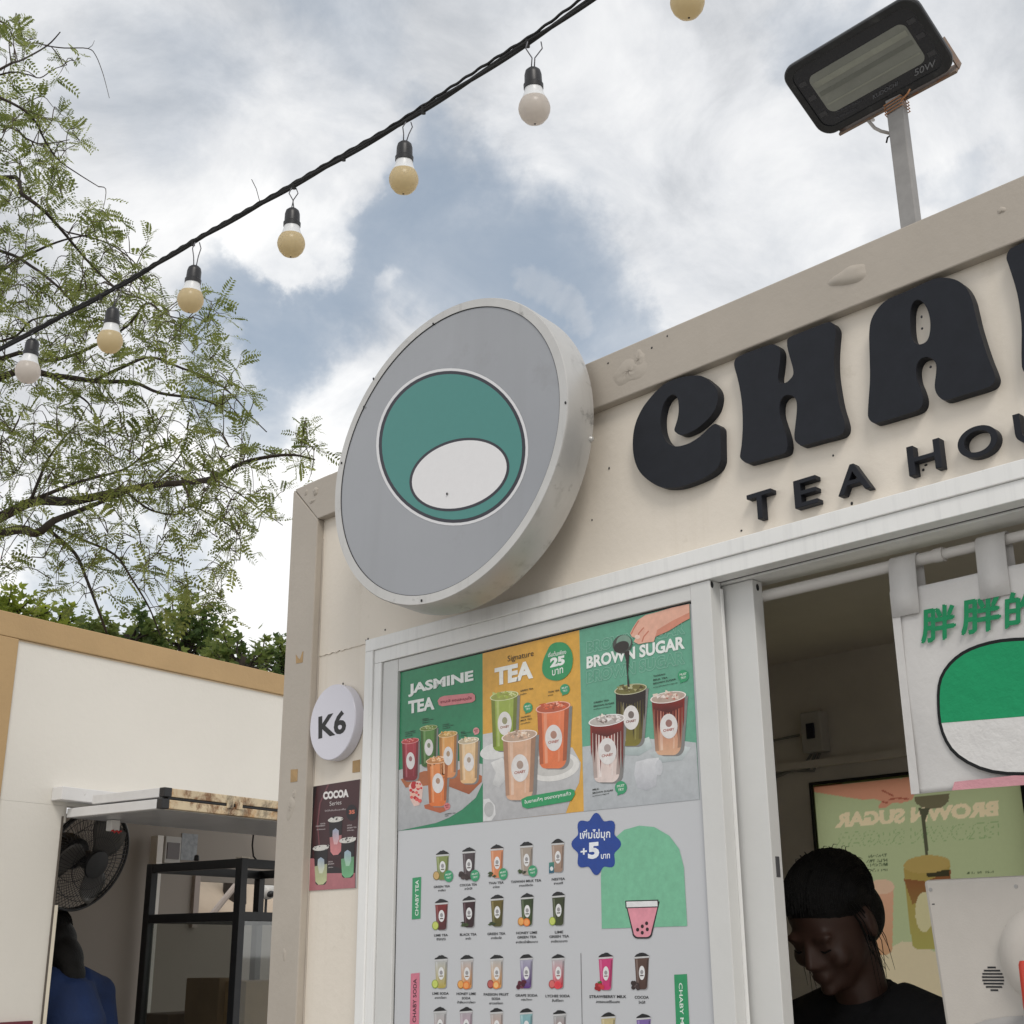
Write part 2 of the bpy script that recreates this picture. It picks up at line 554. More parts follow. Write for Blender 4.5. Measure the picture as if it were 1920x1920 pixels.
def build_raster(s, name, m, parent, nx, nz, bounds, y, base):
    """The same shapes as one single sheet of ink: each grid point takes the topmost colour."""
    x0, x1, z0, z1 = bounds
    cols = [[base] * (nx + 1) for _ in range(nz + 1)]
    lay = [[-1e9] * (nx + 1) for _ in range(nz + 1)]
    for q in s.f:
        for t in range(1, len(q) - 1):
            tri = [s.v[q[0]], s.v[q[t]], s.v[q[t + 1]]]
            ly = -tri[0][1]
            (ax, _, az), (bx, _, bz), (cx, _, cz) = tri
            d = (bz - cz) * (ax - cx) + (cx - bx) * (az - cz)
            if abs(d) < 1e-12:
                continue
            i0 = max(0, math.ceil((min(ax, bx, cx) - x0) / (x1 - x0) * nx))
            i1 = min(nx, math.floor((max(ax, bx, cx) - x0) / (x1 - x0) * nx))
            j0 = max(0, math.ceil((min(az, bz, cz) - z0) / (z1 - z0) * nz))
            j1 = min(nz, math.floor((max(az, bz, cz) - z0) / (z1 - z0) * nz))
            for j in range(j0, j1 + 1):
                z = z0 + (z1 - z0) * j / nz
                for i in range(i0, i1 + 1):
                    x = x0 + (x1 - x0) * i / nx
                    a = ((bz - cz) * (x - cx) + (cx - bx) * (z - cz)) / d
                    b = ((cz - az) * (x - cx) + (ax - cx) * (z - cz)) / d
                    if a >= 0 and b >= 0 and a + b <= 1 and ly > lay[j][i]:
                        lay[j][i] = ly
                        c0, c1, c2 = s.c[q[0]], s.c[q[t]], s.c[q[t + 1]]
                        cols[j][i] = tuple(c0[k] * a + c1[k] * b + c2[k] * (1 - a - b) for k in range(3))
    mb = MB()
    mb.v = [(x0 + (x1 - x0) * i / nx, y, z0 + (z1 - z0) * j / nz) for j in range(nz + 1) for i in range(nx + 1)]
    mb.f = [(j * (nx + 1) + i, j * (nx + 1) + i + 1, (j + 1) * (nx + 1) + i + 1, (j + 1) * (nx + 1) + i) for j in range(nz) for i in range(nx)]
    o = mb.build(name, m, parent, fix=False)
    at = o.data.color_attributes.new('ink', 'FLOAT_COLOR', 'POINT')
    at.data.foreach_set('color', [v for row in cols for c in row for v in (*c, 1.0)])
    return o


def text_mesh_all(jobs, res_u=3):
    """One depsgraph pass for every string; returns a list of (verts2d, faces)."""
    obs = []
    for body, bold in jobs:
        cu = bpy.data.curves.new('txt', 'FONT')
        cu.body = body
        cu.resolution_u = res_u
        cu.offset = bold
        o = bpy.data.objects.new('txt', cu)
        COL.objects.link(o)
        obs.append(o)
    dg = bpy.context.evaluated_depsgraph_get()
    dg.update()
    res = []
    for o in obs:
        me = o.evaluated_get(dg).to_mesh()
        res.append(([(v.co.x, v.co.y) for v in me.vertices], [tuple(p.vertices) for p in me.polygons]))
        o.evaluated_get(dg).to_mesh_clear()
    for o in obs:
        cu = o.data
        bpy.data.objects.remove(o)
        bpy.data.curves.remove(cu)
    return res


def flush_text():
    res = text_mesh_all([(j[1], j[7]) for j in Ink.jobs])
    for (s, body, lb, rb, h, col, layer, bold, outline, up), (v, f) in zip(Ink.jobs, res):
        if not v:
            continue
        x0, x1 = min(p[0] for p in v), max(p[0] for p in v)
        y0, y1 = min(p[1] for p in v), max(p[1] for p in v)
        a, b = s.pt(*lb), s.pt(*rb)
        c = s.pt(lb[0] + (up[0] if up else 0), lb[1] + (up[1] if up else -h))
        pts = [a + (b - a) * ((p[0] - x0) / max(x1 - x0, 1e-6)) + (c - a) * ((p[1] - y0) / max(y1 - y0, 1e-6)) for p in v]
        if outline:
            # only the rim of each stroke is inked
            from collections import Counter
            cnt = Counter(tuple(sorted((q[i], q[(i + 1) % len(q)]))) for q in f for i in range(len(q)))
            wd_ = outline
            P2, F2 = [], []
            for (i, j), n_ in cnt.items():
                if n_ == 1:
                    d = (pts[j] - pts[i])
                    if d.length < 1e-7:
                        continue
                    t = d.normalized().cross(s.n) * wd_ * .5
                    k = len(P2)
                    P2 += [pts[i] + t, pts[j] + t, pts[j] - t, pts[i] - t]
                    F2.append((k, k + 1, k + 2, k + 3))
            s._put(P2, F2, [lin(col)] * len(P2), layer)
        else:
            s._put(pts, f, [lin(col)] * len(pts), layer)
    Ink.jobs.clear()


# ================================================================== SETTING
def build_ground():
    m = mat('concrete_ground', (.30, .29, .27), .85, var=.15, vscale=.8, bump=.3, bscale=20, dirt=((.18, .17, .16), 2, .6, .5))
    g = MB()
    n = 24
    vs_ = [(-900 + 1800 * i / n, -900 + 1800 * j / n, 0) for j in range(n + 1) for i in range(n + 1)]
    g.add(vs_, [(j * (n + 1) + i, j * (n + 1) + i + 1, (j + 1) * (n + 1) + i + 1, (j + 1) * (n + 1) + i) for j in range(n) for i in range(n)])
    o = g.build('ground', m)
    o['kind'] = 'structure'


build_ground()

# ================================================================== TEA KIOSK
KW, KD, KH = 3.2, 1.62, 2.70       # container kiosk: width, depth, height
kiosk = thing('tea_kiosk', 'cream container tea kiosk with white sliding window and black name letters', 'kiosk')


def build_kiosk():
    K = kiosk
    V = Vector
    off = V((0, .06, 0))
    pb = lambda *a, **k: part_box(*a, parent=K, **k)
    # mitred face frame
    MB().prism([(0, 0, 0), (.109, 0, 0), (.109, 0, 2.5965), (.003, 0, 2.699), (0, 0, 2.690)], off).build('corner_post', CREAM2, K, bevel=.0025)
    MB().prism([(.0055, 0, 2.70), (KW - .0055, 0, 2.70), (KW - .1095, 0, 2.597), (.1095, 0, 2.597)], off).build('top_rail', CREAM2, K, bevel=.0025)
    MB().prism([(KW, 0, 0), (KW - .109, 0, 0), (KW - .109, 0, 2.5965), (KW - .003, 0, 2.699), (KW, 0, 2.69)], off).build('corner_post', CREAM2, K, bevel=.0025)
    # recessed panels
    MB().box((.109, .02, 2.2615), (KW - .109, .05, 2.5972)).build('wall_panel', CREAM, K)
    MB().box((.109, .0205, .02), (.3225, .05, 2.2600)).build('wall_panel', CREAM, K)
    MB().box((.3225, .0205, .02), (KW - .109, .05, 1.02)).build('wall_panel', CREAM, K)
    MB().box((2.9, .0205, 1.02), (KW - .109, .05, 2.26)).build('wall_panel', CREAM, K)
    # a thin bead of filler along the frame and the panel joint
    pts = [(.1105 + .0006 * math.sin(i * 2.1), .0195, .05 + i * .05) for i in range(51)]
    MB().tube(pts, .0022, 6).build('sealant_bead', CREAM2, K, smooth=True)
    pts = [(.115 + i * .007, .0195, 2.2608 + .0011 * math.sin(i * 1.9) + .0008 * math.sin(i * 4.7)) for i in range(30)]
    MB().tube(pts, [.0016 + .0006 * math.sin(i * 2.7) for i in range(30)], 6).build('sealant_bead', CREAM, K, smooth=True)
    pts = [(.33 + i * .02, .0190, 2.2625 + .0008 * math.sin(i * 1.3)) for i in range(128)]
    MB().tube(pts, [.0020 + .0008 * math.sin(i * 1.7) for i in range(128)], 6).build('sealant_bead', CREAM, K, smooth=True)
    # side, back and roof
    MB().box((.002, .0605, 0), (.045, KD, 2.685)).build('side_wall', CREAM, K)
    MB().box((KW - .045, .0605, 0), (KW - .002, KD, 2.685)).build('side_wall', CREAM, K)
    yb0, yb1 = KD - .05, KD
    ra, rb = onY(1524, 1474, yb0), onY(1910, 1432, yb0)
    wx0, wx1, wz1 = ra.x + .004, rb.x - .004, ra.z - .004
    for a, b in (((.045, yb0, 0), (wx0, yb1, 2.68)), ((wx1, yb0, 0), (KW - .045, yb1, 2.68)), ((wx0, yb0, wz1), (wx1, yb1, 2.68)), ((wx0, yb0, 0), (wx1, yb1, 1.25))):
        MB().box(a, b).build('back_wall', DARKW, K)
    MB().box((.045, .0605, 2.43), (KW - .045, yb0, 2.47)).build('ceiling', DARKC, K)
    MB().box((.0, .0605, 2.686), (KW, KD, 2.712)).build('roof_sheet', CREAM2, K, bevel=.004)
    MB().box((.045, .06, .10), (KW - .045, yb0, .14)).build('floor', DARKC, K)
    # inner lining of the side walls, dark laminate
    MB().box((.046, .0606, .14), (.054, yb0 - .001, 2.429)).build('lining', DARKW, K)
    MB().box((KW - .054, .0606, .14), (KW - .046, yb0 - .001, 2.429)).build('lining', DARKW, K)
    # a ledge along the back wall
    MB().box((.055, yb0 - .03, 2.105), (1.6, yb0 - .001, 2.125)).build('ledge', DARKW, K)
    # corner cap, dented sheet edge
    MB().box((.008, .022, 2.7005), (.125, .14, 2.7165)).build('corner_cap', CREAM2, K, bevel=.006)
    m = MB()
    n = 14
    for j in range(n):
        t = j / (n - 1)
        z = 2.325 + .24 * t
        d = .012 * math.sin(math.pi * t) ** .6 + (.003 if .55 < t < .95 else 0)
        m.v += [(-.001, .004, z), (-d, .012, z), (-d * .9, .05, z), (-.001, .065, z)]
    m.f = [(4 * j + k, 4 * j + k + 1, 4 * j + k + 5, 4 * j + k + 4) for j in range(n - 1) for k in range(3)]
    m.build('dented_edge', CREAM2, K, smooth=True)
    # lumps of filler on the rail
    def patch(px, py, rx, ry, th, seed, rough_=0.0):
        c = onY(px, py, 0)
        rr = random.Random(seed)
        m = MB()
        rings, seg = 7, 26
        for i in range(rings + 1):
            t = i / rings
            for k in range(seg):
                w = 2 * math.pi * k / seg
                wob = 1 + .18 * math.sin(2 * w + seed) + .12 * math.sin(3 * w + 1.7 * seed) + .07 * math.sin(5 * w)
                hgt = th * (1 - t ** 3) + rough_ * rr.uniform(-1, 1) * (1 - t)
                m.v.append((c.x + rx * t * wob * math.cos(w) * 1.0, -hgt + .0002, c.z + ry * t * wob * math.sin(w) + rx * .1 * t * math.cos(w)))
        m.f = [(i * seg + k, i * seg + (k + 1) % seg, (i + 1) * seg + (k + 1) % seg, (i + 1) * seg + k) for i in range(rings) for k in range(seg)]
        m.build('sealant_patch', CREAM2, K, smooth=True)
    patch(1592, 517, .034, .017, .006, 3)
    patch(1180, 697, .040, .026, .0028, 9, .0016)
    patch(1198, 675, .016, .018, .0026, 5, .0012)
    patch(592, 921, .012, .010, .004, 4, .0006)
    patch(574, 924, .008, .007, .002, 6, .0006)
    patch(585, 940, .012, .006, .002, 8, .0006)
    patch(1878, 394, .006, .006, .0025, 2)
    patch(545, 1515, .016, .024, .0022, 12, .0012)
    patch(552, 1489, .007, .012, .0016, 14, .0006)
    patch(533, 1790, .006, .016, .0014, 15, .0003)
    # fly specks and screw heads
    sp = [(868, 660), (1112, 715), (1140, 681), (1222, 652), (1251, 630), (1180, 733), (1318, 793), (1142, 878), (1110, 975), (1597, 944), (1731, 881), (1736, 872), (1790, 900), (1562, 854), (643, 1282), (648, 1286), (722, 1181), (1390, 995), (1722, 702), (1745, 688), (1728, 594), (1729, 616), (690, 1198), (686, 1201)]
    for px, py in sp[1:]:
        yy = .0195 if py > 690 and not (px < 560) else -.0004
        c = onY(px, py, yy)
        MB().ell((c.x, yy, c.z), .0016 + rnd.random() * .0012, .0008, .0018 + rnd.random() * .0012, seg=8, ring=5).build('fly_speck', GASK, K)
    # brown tape scraps
    tape = mat('brown_tape', (.38, .24, .10), .5, var=.15, vscale=60)
    for q, yy in (([(554.5, 1227), (559, 1234), (562, 1236), (567, 1222), (568.5, 1221), (567, 1242), (555, 1244)], -.0008), ([(545, 1443), (558, 1442), (557, 1465), (544.5, 1467)], -.0008), ([(661, 1427), (675, 1424), (674.5, 1447), (660.5, 1449)], .0195)):
        MB().prism([onY(px, py, yy) for px, py in q], V((0, .0006, 0))).build('tape_scrap', tape, K)
    # ---- window frame
    fr = MB().box((.318, -.004, 2.232), (2.9, .03, 2.2595)).build('window_frame', ALU, K, bevel=.0015)
    MB().box((.3465, .0, 2.2022), (2.9, .032, 2.2318)).build('head_channel', ALU, fr, bevel=.0012)
    MB().box((.374, .0325, 2.2024), (2.9, .036, 2.2317)).build('track_lip', GASK, fr)
    MB().box((.3466, .0362, 2.199), (2.9, .098, 2.2310)).build('head_channel', ALU, fr, bevel=.0012)
    MB().box((.318, -.004, 1.0), (.3462, .03, 2.2318)).build('jamb', ALU, fr, bevel=.0015)
    MB().box((.3466, .0, 1.0), (.372, .095, 2.2020)).build('jamb', ALU, fr, bevel=.0012)
    MB().box((.318, -.02, 1.0), (2.9, .10, 1.03)).build('sill', ALU, fr, bevel=.002)
    # ---- front sash that carries the menu
    s1 = MB().box((.374, .004, 1.032), (.4245, .034, 2.2015)).build('sash', ALU2, K, bevel=.0012)
    MB().box((1.2215, .004, 1.032), (1.2645, .034, 2.2015)).build('stile', ALU2, s1, bevel=.0012)
    MB().box((.4247, .005, 2.1738), (1.2213, .033, 2.2013)).build('rail', ALU2, s1, bevel=.0012)
    MB().box((.4247, .005, 1.032), (1.2213, .033, 1.08)).build('rail', ALU2, s1, bevel=.0012)
    MB().box((.4000, .0117, 1.0802), (1.2213, .0139, 2.1900)).build('gasket', GASK, s1)
    # ---- rear sash, slid open behind it
    s2 = MB().box((1.258, .044, 1.032), (1.3235, .072, 2.198)).build('sash', ALU2, K, bevel=.0012)
    MB().box((.45, .052, 1.08), (1.257, .056, 2.16)).build('pane', glass_mat('dark_window_glass', (.25, .27, .26)), s2)
    MB().box((.45, .046, 2.16), (1.2575, .07, 2.198)).build('rail', ALU2, s2, bevel=.001)
    # lip, screw caps and the latch on the sash edges
    MB().box((1.2648, .030, 1.032), (1.2675, .036, 2.19)).build('lip', ALU, s1)
    c = onP(1335, 1096, V((1.2647, 0, 0)), V((1, 0, 0)))
    MB().ell((1.2646, c.y, c.z), .0012, .0042, .0062, seg=14, ring=7).build('screw_cap', GASK, s1)
    c = onP(1416, 1090, V((1.3237, 0, 0)), V((1, 0, 0)))
    MB().ell((1.3237, .058, 2.186), .0012, .0042, .0062, seg=14, ring=7).build('screw_cap', GASK, s2)
    c = onP(1456, 1625, V((1.3237, 0, 0)), V((1, 0, 0)))
    MB().box((1.3228, .053, c.z - .016), (1.3242, .064, c.z + .016)).build('latch', mat('latch_grey', (.08, .08, .085), .4), s2, bevel=.003)
    # serving counter inside
    MB().box((.4, .10, 1.0), (2.9, .42, 1.035)).build('counter', mat('counter_laminate', (.35, .33, .3), .4), K, bevel=.003)
    # dark trim round the back window
    for a, b in (((wx0 - .012, yb0 - .008, 1.25), (wx0 - .004, yb0 - .0005, wz1 + .006)), ((wx1 + .004, yb0 - .008, 1.25), (wx1 + .03, yb0 - .0005, wz1 + .006)), ((wx0 - .012, yb0 - .008, wz1 + .0062), (wx1 + .03, yb0 - .0005, wz1 + .014))):
        MB().box(a, b).build('window_trim', GASK, K)


build_kiosk()


# ------------------------------------------------------------------ raised letters
def smooth_loop(pts, n=3):
    """Catmull-Rom through a closed outline."""
    out = []
    m = len(pts)
    for i in range(m):
        p0, p1, p2, p3 = (pts[(i + k - 1) % m] for k in range(4))
        for j in range(n):
            t = j / n
            out.append(tuple(.5 * (2 * p1[k] + (p2[k] - p0[k]) * t + (2 * p0[k] - 5 * p1[k] + 4 * p2[k] - p3[k]) * t * t + (3 * p1[k] - p0[k] - 3 * p2[k] + p3[k]) * t ** 3) for k in range(2)))
    return out


def solid_letter(loops, y0, y1, m, parent, bevel=.0022):
    """loops in shop-front metres (x, z): outer outline first, then holes."""
    P = [[Vector((x, 0, z)) for x, z in lp] for lp in loops]
    tri = tessellate_polygon(P)
    flat = [p for lp in P for p in lp]
    n = len(flat)
    mb = MB()
    mb.v = [(p.x, y0, p.z) for p in flat] + [(p.x, y1, p.z) for p in flat]
    mb.f = [tuple(t) for t in tri] + [tuple(n + i for i in reversed(t)) for t in tri]
    b = 0
    for lp in P:
        k = len(lp)
        mb.f += [(b + i, b + (i + 1) % k, n + b + (i + 1) % k, n + b + i) for i in range(k)]
        b += k
    o = mb.build('letter', m, parent, bevel=bevel)
    return o


def build_letters():
    big = thing('shop_name_lettering', 'large black raised groovy shop name letters under the roof rail', 'lettering', (1.5, 0, 2.4))
    q = lambda pts, ox, oy, s: [(ox + x / s, oy + y / s) for x, y in pts]
    Cc = [(960, 200), (1150, 195), (1260, 260), (1360, 350), (1405, 450), (1405, 560), (1370, 690), (1290, 810), (1180, 920), (1060, 1010), (930, 1070), (840, 1085), (770, 1040), (755, 1000), (775, 930), (805, 830), (820, 700), (815, 600), (800, 530), (770, 490), (720, 480), (660, 520), (610, 590), (575, 680), (553, 800), (550, 900), (560, 1010), (590, 1110), (640, 1190), (720, 1245), (800, 1255), (900, 1235), (1010, 1190), (1130, 1110), (1240, 1010), (1310, 945), (1370, 915), (1425, 950), (1445, 1000), (1448, 1150), (1452, 1400), (1445, 1480), (1400, 1580), (1300, 1670), (1150, 1750), (950, 1830), (800, 1870), (650, 1880), (530, 1860), (400, 1790), (270, 1680), (190, 1555), (145, 1400), (130, 1230), (140, 1060), (170, 920), (215, 800), (290, 660), (390, 530), (500, 410), (640, 300), (800, 235)]
    Hh = [(180, 580), (400, 490), (620, 415), (700, 420), (745, 470), (762, 540), (755, 650), (740, 780), (728, 880), (750, 940), (790, 950), (850, 935), (900, 890), (935, 840), (940, 780), (925, 700), (890, 580), (865, 480), (855, 400), (880, 320), (1100, 225), (1300, 145), (1430, 100), (1490, 125), (1525, 190), (1528, 260), (1515, 400), (1505, 600), (1510, 800), (1535, 1000), (1580, 1250), (1640, 1450), (1655, 1550), (1635, 1625), (1560, 1680), (1350, 1735), (1080, 1808), (1030, 1805), (970, 1750), (955, 1690), (960, 1600), (980, 1430), (990, 1280), (980, 1190), (940, 1130), (870, 1110), (810, 1130), (765, 1190), (750, 1270), (755, 1380), (790, 1500), (830, 1620), (855, 1730), (858, 1840), (812, 1920), (600, 1982), (370, 2045), (290, 2055), (212, 1990), (205, 1930), (225, 1800), (238, 1600), (238, 1400), (225, 1200), (195, 1000), (160, 850), (125, 720), (125, 650)]
    Aa = [(400, 360), (600, 275), (900, 140), (1050, 125), (1180, 160), (1270, 240), (1330, 360), (1360, 480), (1400, 650), (1450, 820), (1520, 1030), (1580, 1180), (1595, 1260), (1565, 1325), (1480, 1370), (1250, 1440), (1050, 1500), (980, 1480), (930, 1415), (915, 1330), (930, 1200), (930, 1100), (890, 1040), (830, 1015), (760, 1035), (715, 1100), (705, 1180), (720, 1280), (760, 1380), (785, 1480), (770, 1565), (710, 1620), (560, 1670), (290, 1750), (220, 1755), (170, 1700), (165, 1600), (185, 1300), (185, 1100), (180, 900), (178, 750), (195, 620), (240, 520), (310, 430)]
    Ah = [(730, 370), (790, 410), (840, 500), (865, 620), (860, 740), (830, 830), (770, 870), (710, 870), (665, 820), (645, 720), (640, 600), (645, 480), (675, 400)]
    yf = .0015
    toxz = lambda L: [(p.x, p.z) for p in (onY(px, py, yf) for px, py in L)]
    C = smooth_loop(toxz(q(Cc, 1170, 680, 8)))
    H = smooth_loop(toxz(q(Hh, 1360, 590, 1920 / 260)))
    A = smooth_loop(toxz(q(Aa, 1600, 500, 6)))
    AH = smooth_loop(toxz(q(Ah, 1600, 500, 6)))
    B = [(1.8491, 2.5777), (1.8538, 2.5875), (1.8659, 2.5915), (1.93, 2.592), (1.985, 2.583), (2.012, 2.555), (2.014, 2.522), (2.0, 2.495), (2.022, 2.468), (2.026, 2.432), (2.008, 2.402), (1.96, 2.388), (1.90, 2.386), (1.858, 2.387), (1.8485, 2.3945), (1.8496, 2.4165), (1.8565, 2.4657), (1.857, 2.5155), (1.8512, 2.5624)]
    B = smooth_loop(B)
    bh1 = smooth_loop([(1.935, 2.552), (1.952, 2.545), (1.955, 2.527), (1.94, 2.517), (1.93, 2.53)])
    bh2 = smooth_loop([(1.937, 2.464), (1.956, 2.458), (1.96, 2.44), (1.944, 2.427), (1.932, 2.442)])
    Y = smooth_loop([(2.05, 2.588), (2.10, 2.592), (2.118, 2.58), (2.132, 2.52), (2.148, 2.58), (2.165, 2.592), (2.212, 2.588), (2.214, 2.57), (2.18, 2.49), (2.172, 2.41), (2.16, 2.388), (2.108, 2.386), (2.096, 2.40), (2.09, 2.48), (2.05, 2.57)])
    for lp in ([C], [H], [A, AH], [B, bh1, bh2], [Y]):
        solid_letter(lp, yf, .0198, BLACKL, big)
    small = thing('shop_subtitle_lettering', 'small black raised block letters TEA HOUSE above the window frame', 'lettering', (1.6, 0, 2.3))
    boxes = [('T', (1399, 929), (1445, 917), (1424, 973)), ('E', (1486, 899), (1529, 888), (1491, 951)), ('A', (1571, 867), (1632, 867), (1594, 928)),
             ('H', (1698, 837), (1760, 820), (1706, 890)), ('O', (1796, 796), (1870, 796), (1832, 861))]
    yf2 = .0035
    base = onY(1424, 973, yf2).z
    out = []
    top = onY(1399, 929, yf2).z
    for ch, a, b, c in boxes:
        if ch == 'A':
            x0, x1 = onY(1571, 929, yf2).x, onY(1633, 914, yf2).x
        elif ch == 'O':
            x0, x1 = onY(1796, 842, yf2).x, onY(1871, 822, yf2).x
        else:
            x0, x1 = onY(*a, yf2).x, onY(*b, yf2).x
        out.append((ch, x0, x1))
    xs = onY(1898, 780, yf2).x
    out += [('U', xs, xs + .050), ('S', xs + .082, xs + .125), ('E', xs + .158, xs + .195)]
    res = text_mesh_all([(ch, .012) for ch, _, _ in out], 12)
    for (ch, x0, x1), (v, f) in zip(out, res):
        ax, bx = min(p[0] for p in v), max(p[0] for p in v)
        ay, by = min(p[1] for p in v), max(p[1] for p in v)
        me = MB()
        me.v = [(x0 + (p[0] - ax) / (bx - ax) * (x1 - x0), yf2, base + (p[1] - ay) / (by - ay) * (top - base)) for p in v]
        me.f = f
        o = me.build('letter', BLACKL, small, fix=False)
        bm = bmesh.new()
        bm.from_mesh(o.data)
        bmesh.ops.remove_doubles(bm, verts=bm.verts, dist=1e-6)
        r_ = bmesh.ops.extrude_face_region(bm, geom=list(bm.faces))
        for g in r_['geom']:
            if isinstance(g, bmesh.types.BMVert):
                g.co.y = .0198
        bmesh.ops.recalc_face_normals(bm, faces=bm.faces)
        bm.to_mesh(o.data)
        bm.free()
        md = o.modifiers.new('bevel', 'BEVEL')
        md.width, md.segments, md.limit_method, md.angle_limit = .001, 2, 'ANGLE', R(40)


build_letters()


# ------------------------------------------------------------------ round light-box sign
def build_round_sign():
    c = Vector((.714, -.127, 2.570))
    a, b = R(4.113), R(3.904)
    n = Vector((math.sin(a) * math.cos(b), -math.cos(a) * math.cos(b), math.sin(b)))
    ux = Vector((0, 0, 1)).cross(n).normalized()
    if ux.x < 0:
        ux = -ux
    uz = n.cross(ux)
    if uz.z < 0:
        uz = -uz
    Rr, th = .330, .080
    S = thing('round_sign', 'large round grey light box sign with silver rim and teal sticker', 'sign', c)
    rim_m = mat('brushed_rim', (.54, .53, .51), .40, .45, var=.08, vscale=7, dirt=((.06, .055, .045), 13, .60, .75), streak=((.25, .24, .22), 40, .56, .5))
    face_m = mat('grey_acrylic', (.30, .31, .33), .14, var=.05, vscale=2.0, spec=.5, coat=.5, dirt=((.23, .23, .235), 5, .60, .4), streak=((.24, .245, .25), 12, .5, .3))
    m = MB().lathe([(Rr - .004, -th), (Rr, -th + .003), (Rr, -.004), (Rr - .002, 0), (Rr - .020, 0), (Rr - .021, -.004), (.02, -.004), (.02, -th)], c, n, 128)
    o = m.build('rim', rim_m, S, smooth='auto')
    MB().lathe([(Rr - .0212, -.0039), (Rr - .0212, -.0022), (.0, -.0022)][:2] + [(.0005, -.0022)], c, n, 128).build('face_panel', face_m, S, smooth='auto')
    MB().lathe([(Rr - .0200, -.0030), (Rr - .0200, -.0006), (Rr - .0212, -.0006), (Rr - .0212, -.0030)], c, n, 128).build('gasket_ring', GASK, S)
    pt = lambda px, py: onP(px, py, c - n * .0020, n)
    k = Ink(pt, n)
    wht, teal = (214, 214, 216), (74, 134, 128)
    # plain two-tone sticker
    cx, cy, rot = 848, 838, R(-17)
    E = lambda rx, ry, col, ly, dx=0, dy=0: k.ellipse(cx + dx, cy + dy, rx, ry, col, ly, rot, 64)
    E(142, 148, wht, 1)
    E(137, 143, (52, 52, 60), 2)
    E(131, 137, teal, 3)
    E(96, 66, (52, 52, 60), 4, 14, 52)
    E(91, 61, (222, 221, 222), 5, 14, 52)
    k.build('sticker', print_mat('sticker_print', .3, grain=.02), S)
    # dead insects and screws on the rim
    for px, py in ((812, 607), (682, 763), (1060, 755), (790, 1126), (700, 710), (640, 868), (838, 926)):
        p = onP(px, py, c + n * .001, n)
        MB().ell(p, .0018, .0018, .0032, seg=8, ring=5).build('fly_speck', GASK, S)
    ring = ux * math.cos(R(-8)) + uz * math.sin(R(-8))
    MB().ell(c + ring * Rr - n * (th - .006), .006, .006, .006, seg=12, ring=6).build('screw', rim_m, S, smooth=True)
    # brackets behind the box
    for s in (-.12, .12):
        MB().tube([c + ux * s - n * (th - .002), Vector((c.x + ux.x * s, .019, c.z - .02))], .012, 8).build('bracket', STEEL, S)


build_round_sign()


def build_number_sign():
    yb = .0195
    c = onY(622, 1355, -.004)
    # the disc stands on spacers, 22 mm deep
    S = thing('stall_number_sign', 'small round white K6 number disc beside the window', 'sign', (c.x, 0, c.z))
    xs = [onY(580, 1365, -.006).x, onY(667, 1345, -.006).x]
    cx, r_ = sum(xs) / 2, (xs[1] - xs[0]) / 2
    cz = (onY(629, 1284, -.006).z + onY(618, 1424, -.006).z) / 2
    r_ = (r_ + (onY(629, 1284, -.006).z - onY(618, 1424, -.006).z) / 2) / 2
    wm = mat('white_acrylic_disc', (.66, .65, .72), .3, var=.02)
    MB().lathe([(r_ - .001, 0), (r_, -.001), (r_, -.0225), (r_ - .0015, -.0245)], (cx, yb - .001, cz), (0, 1, 0), 72).build('disc', wm, S, smooth='auto')
    k = Ink(lambda px, py: onY(px, py, -.0062), (0, -1, 0))
    k.text('K6', (597, 1386), (649, 1374), 43, (12, 12, 14), 1, .03)
    flush_text()
    k.build('lettering', print_mat('number_print', .4), S)


build_number_sign()


# ------------------------------------------------------------------ printed menu on the front sash
RASTER = []
PRINTS = []                        # (ink, name, material, parent), built after all words are set


def mixc(a, b, t):
    return tuple(a[i] + (b[i] - a[i]) * t for i in range(3))


def cup_shape(cx, top, bot, wt, wb, sk=0.0):
    """Outline of a tapered cup with round lower corners; sk = slope of horizontals."""
    h = bot - top
    pts = [(cx - wt / 2, top - sk * wt / 2), (cx + wt / 2, top + sk * wt / 2)]
    for k in range(7):
        w = math.pi / 2 * k / 6
        r_ = wb * .28
        pts.append((cx + wb / 2 - r_ + r_ * math.cos(w), bot - r_ + r_ * math.sin(w) + sk * wb / 2 * (1 - k / 6)))
    for k in range(7):
        w = math.pi / 2 + math.pi / 2 * k / 6
        r_ = wb * .28
        pts.append((cx - wb / 2 + r_ + r_ * math.cos(w), bot - r_ + r_ * math.sin(w) - sk * wb / 2 * (k / 6)))
    return pts


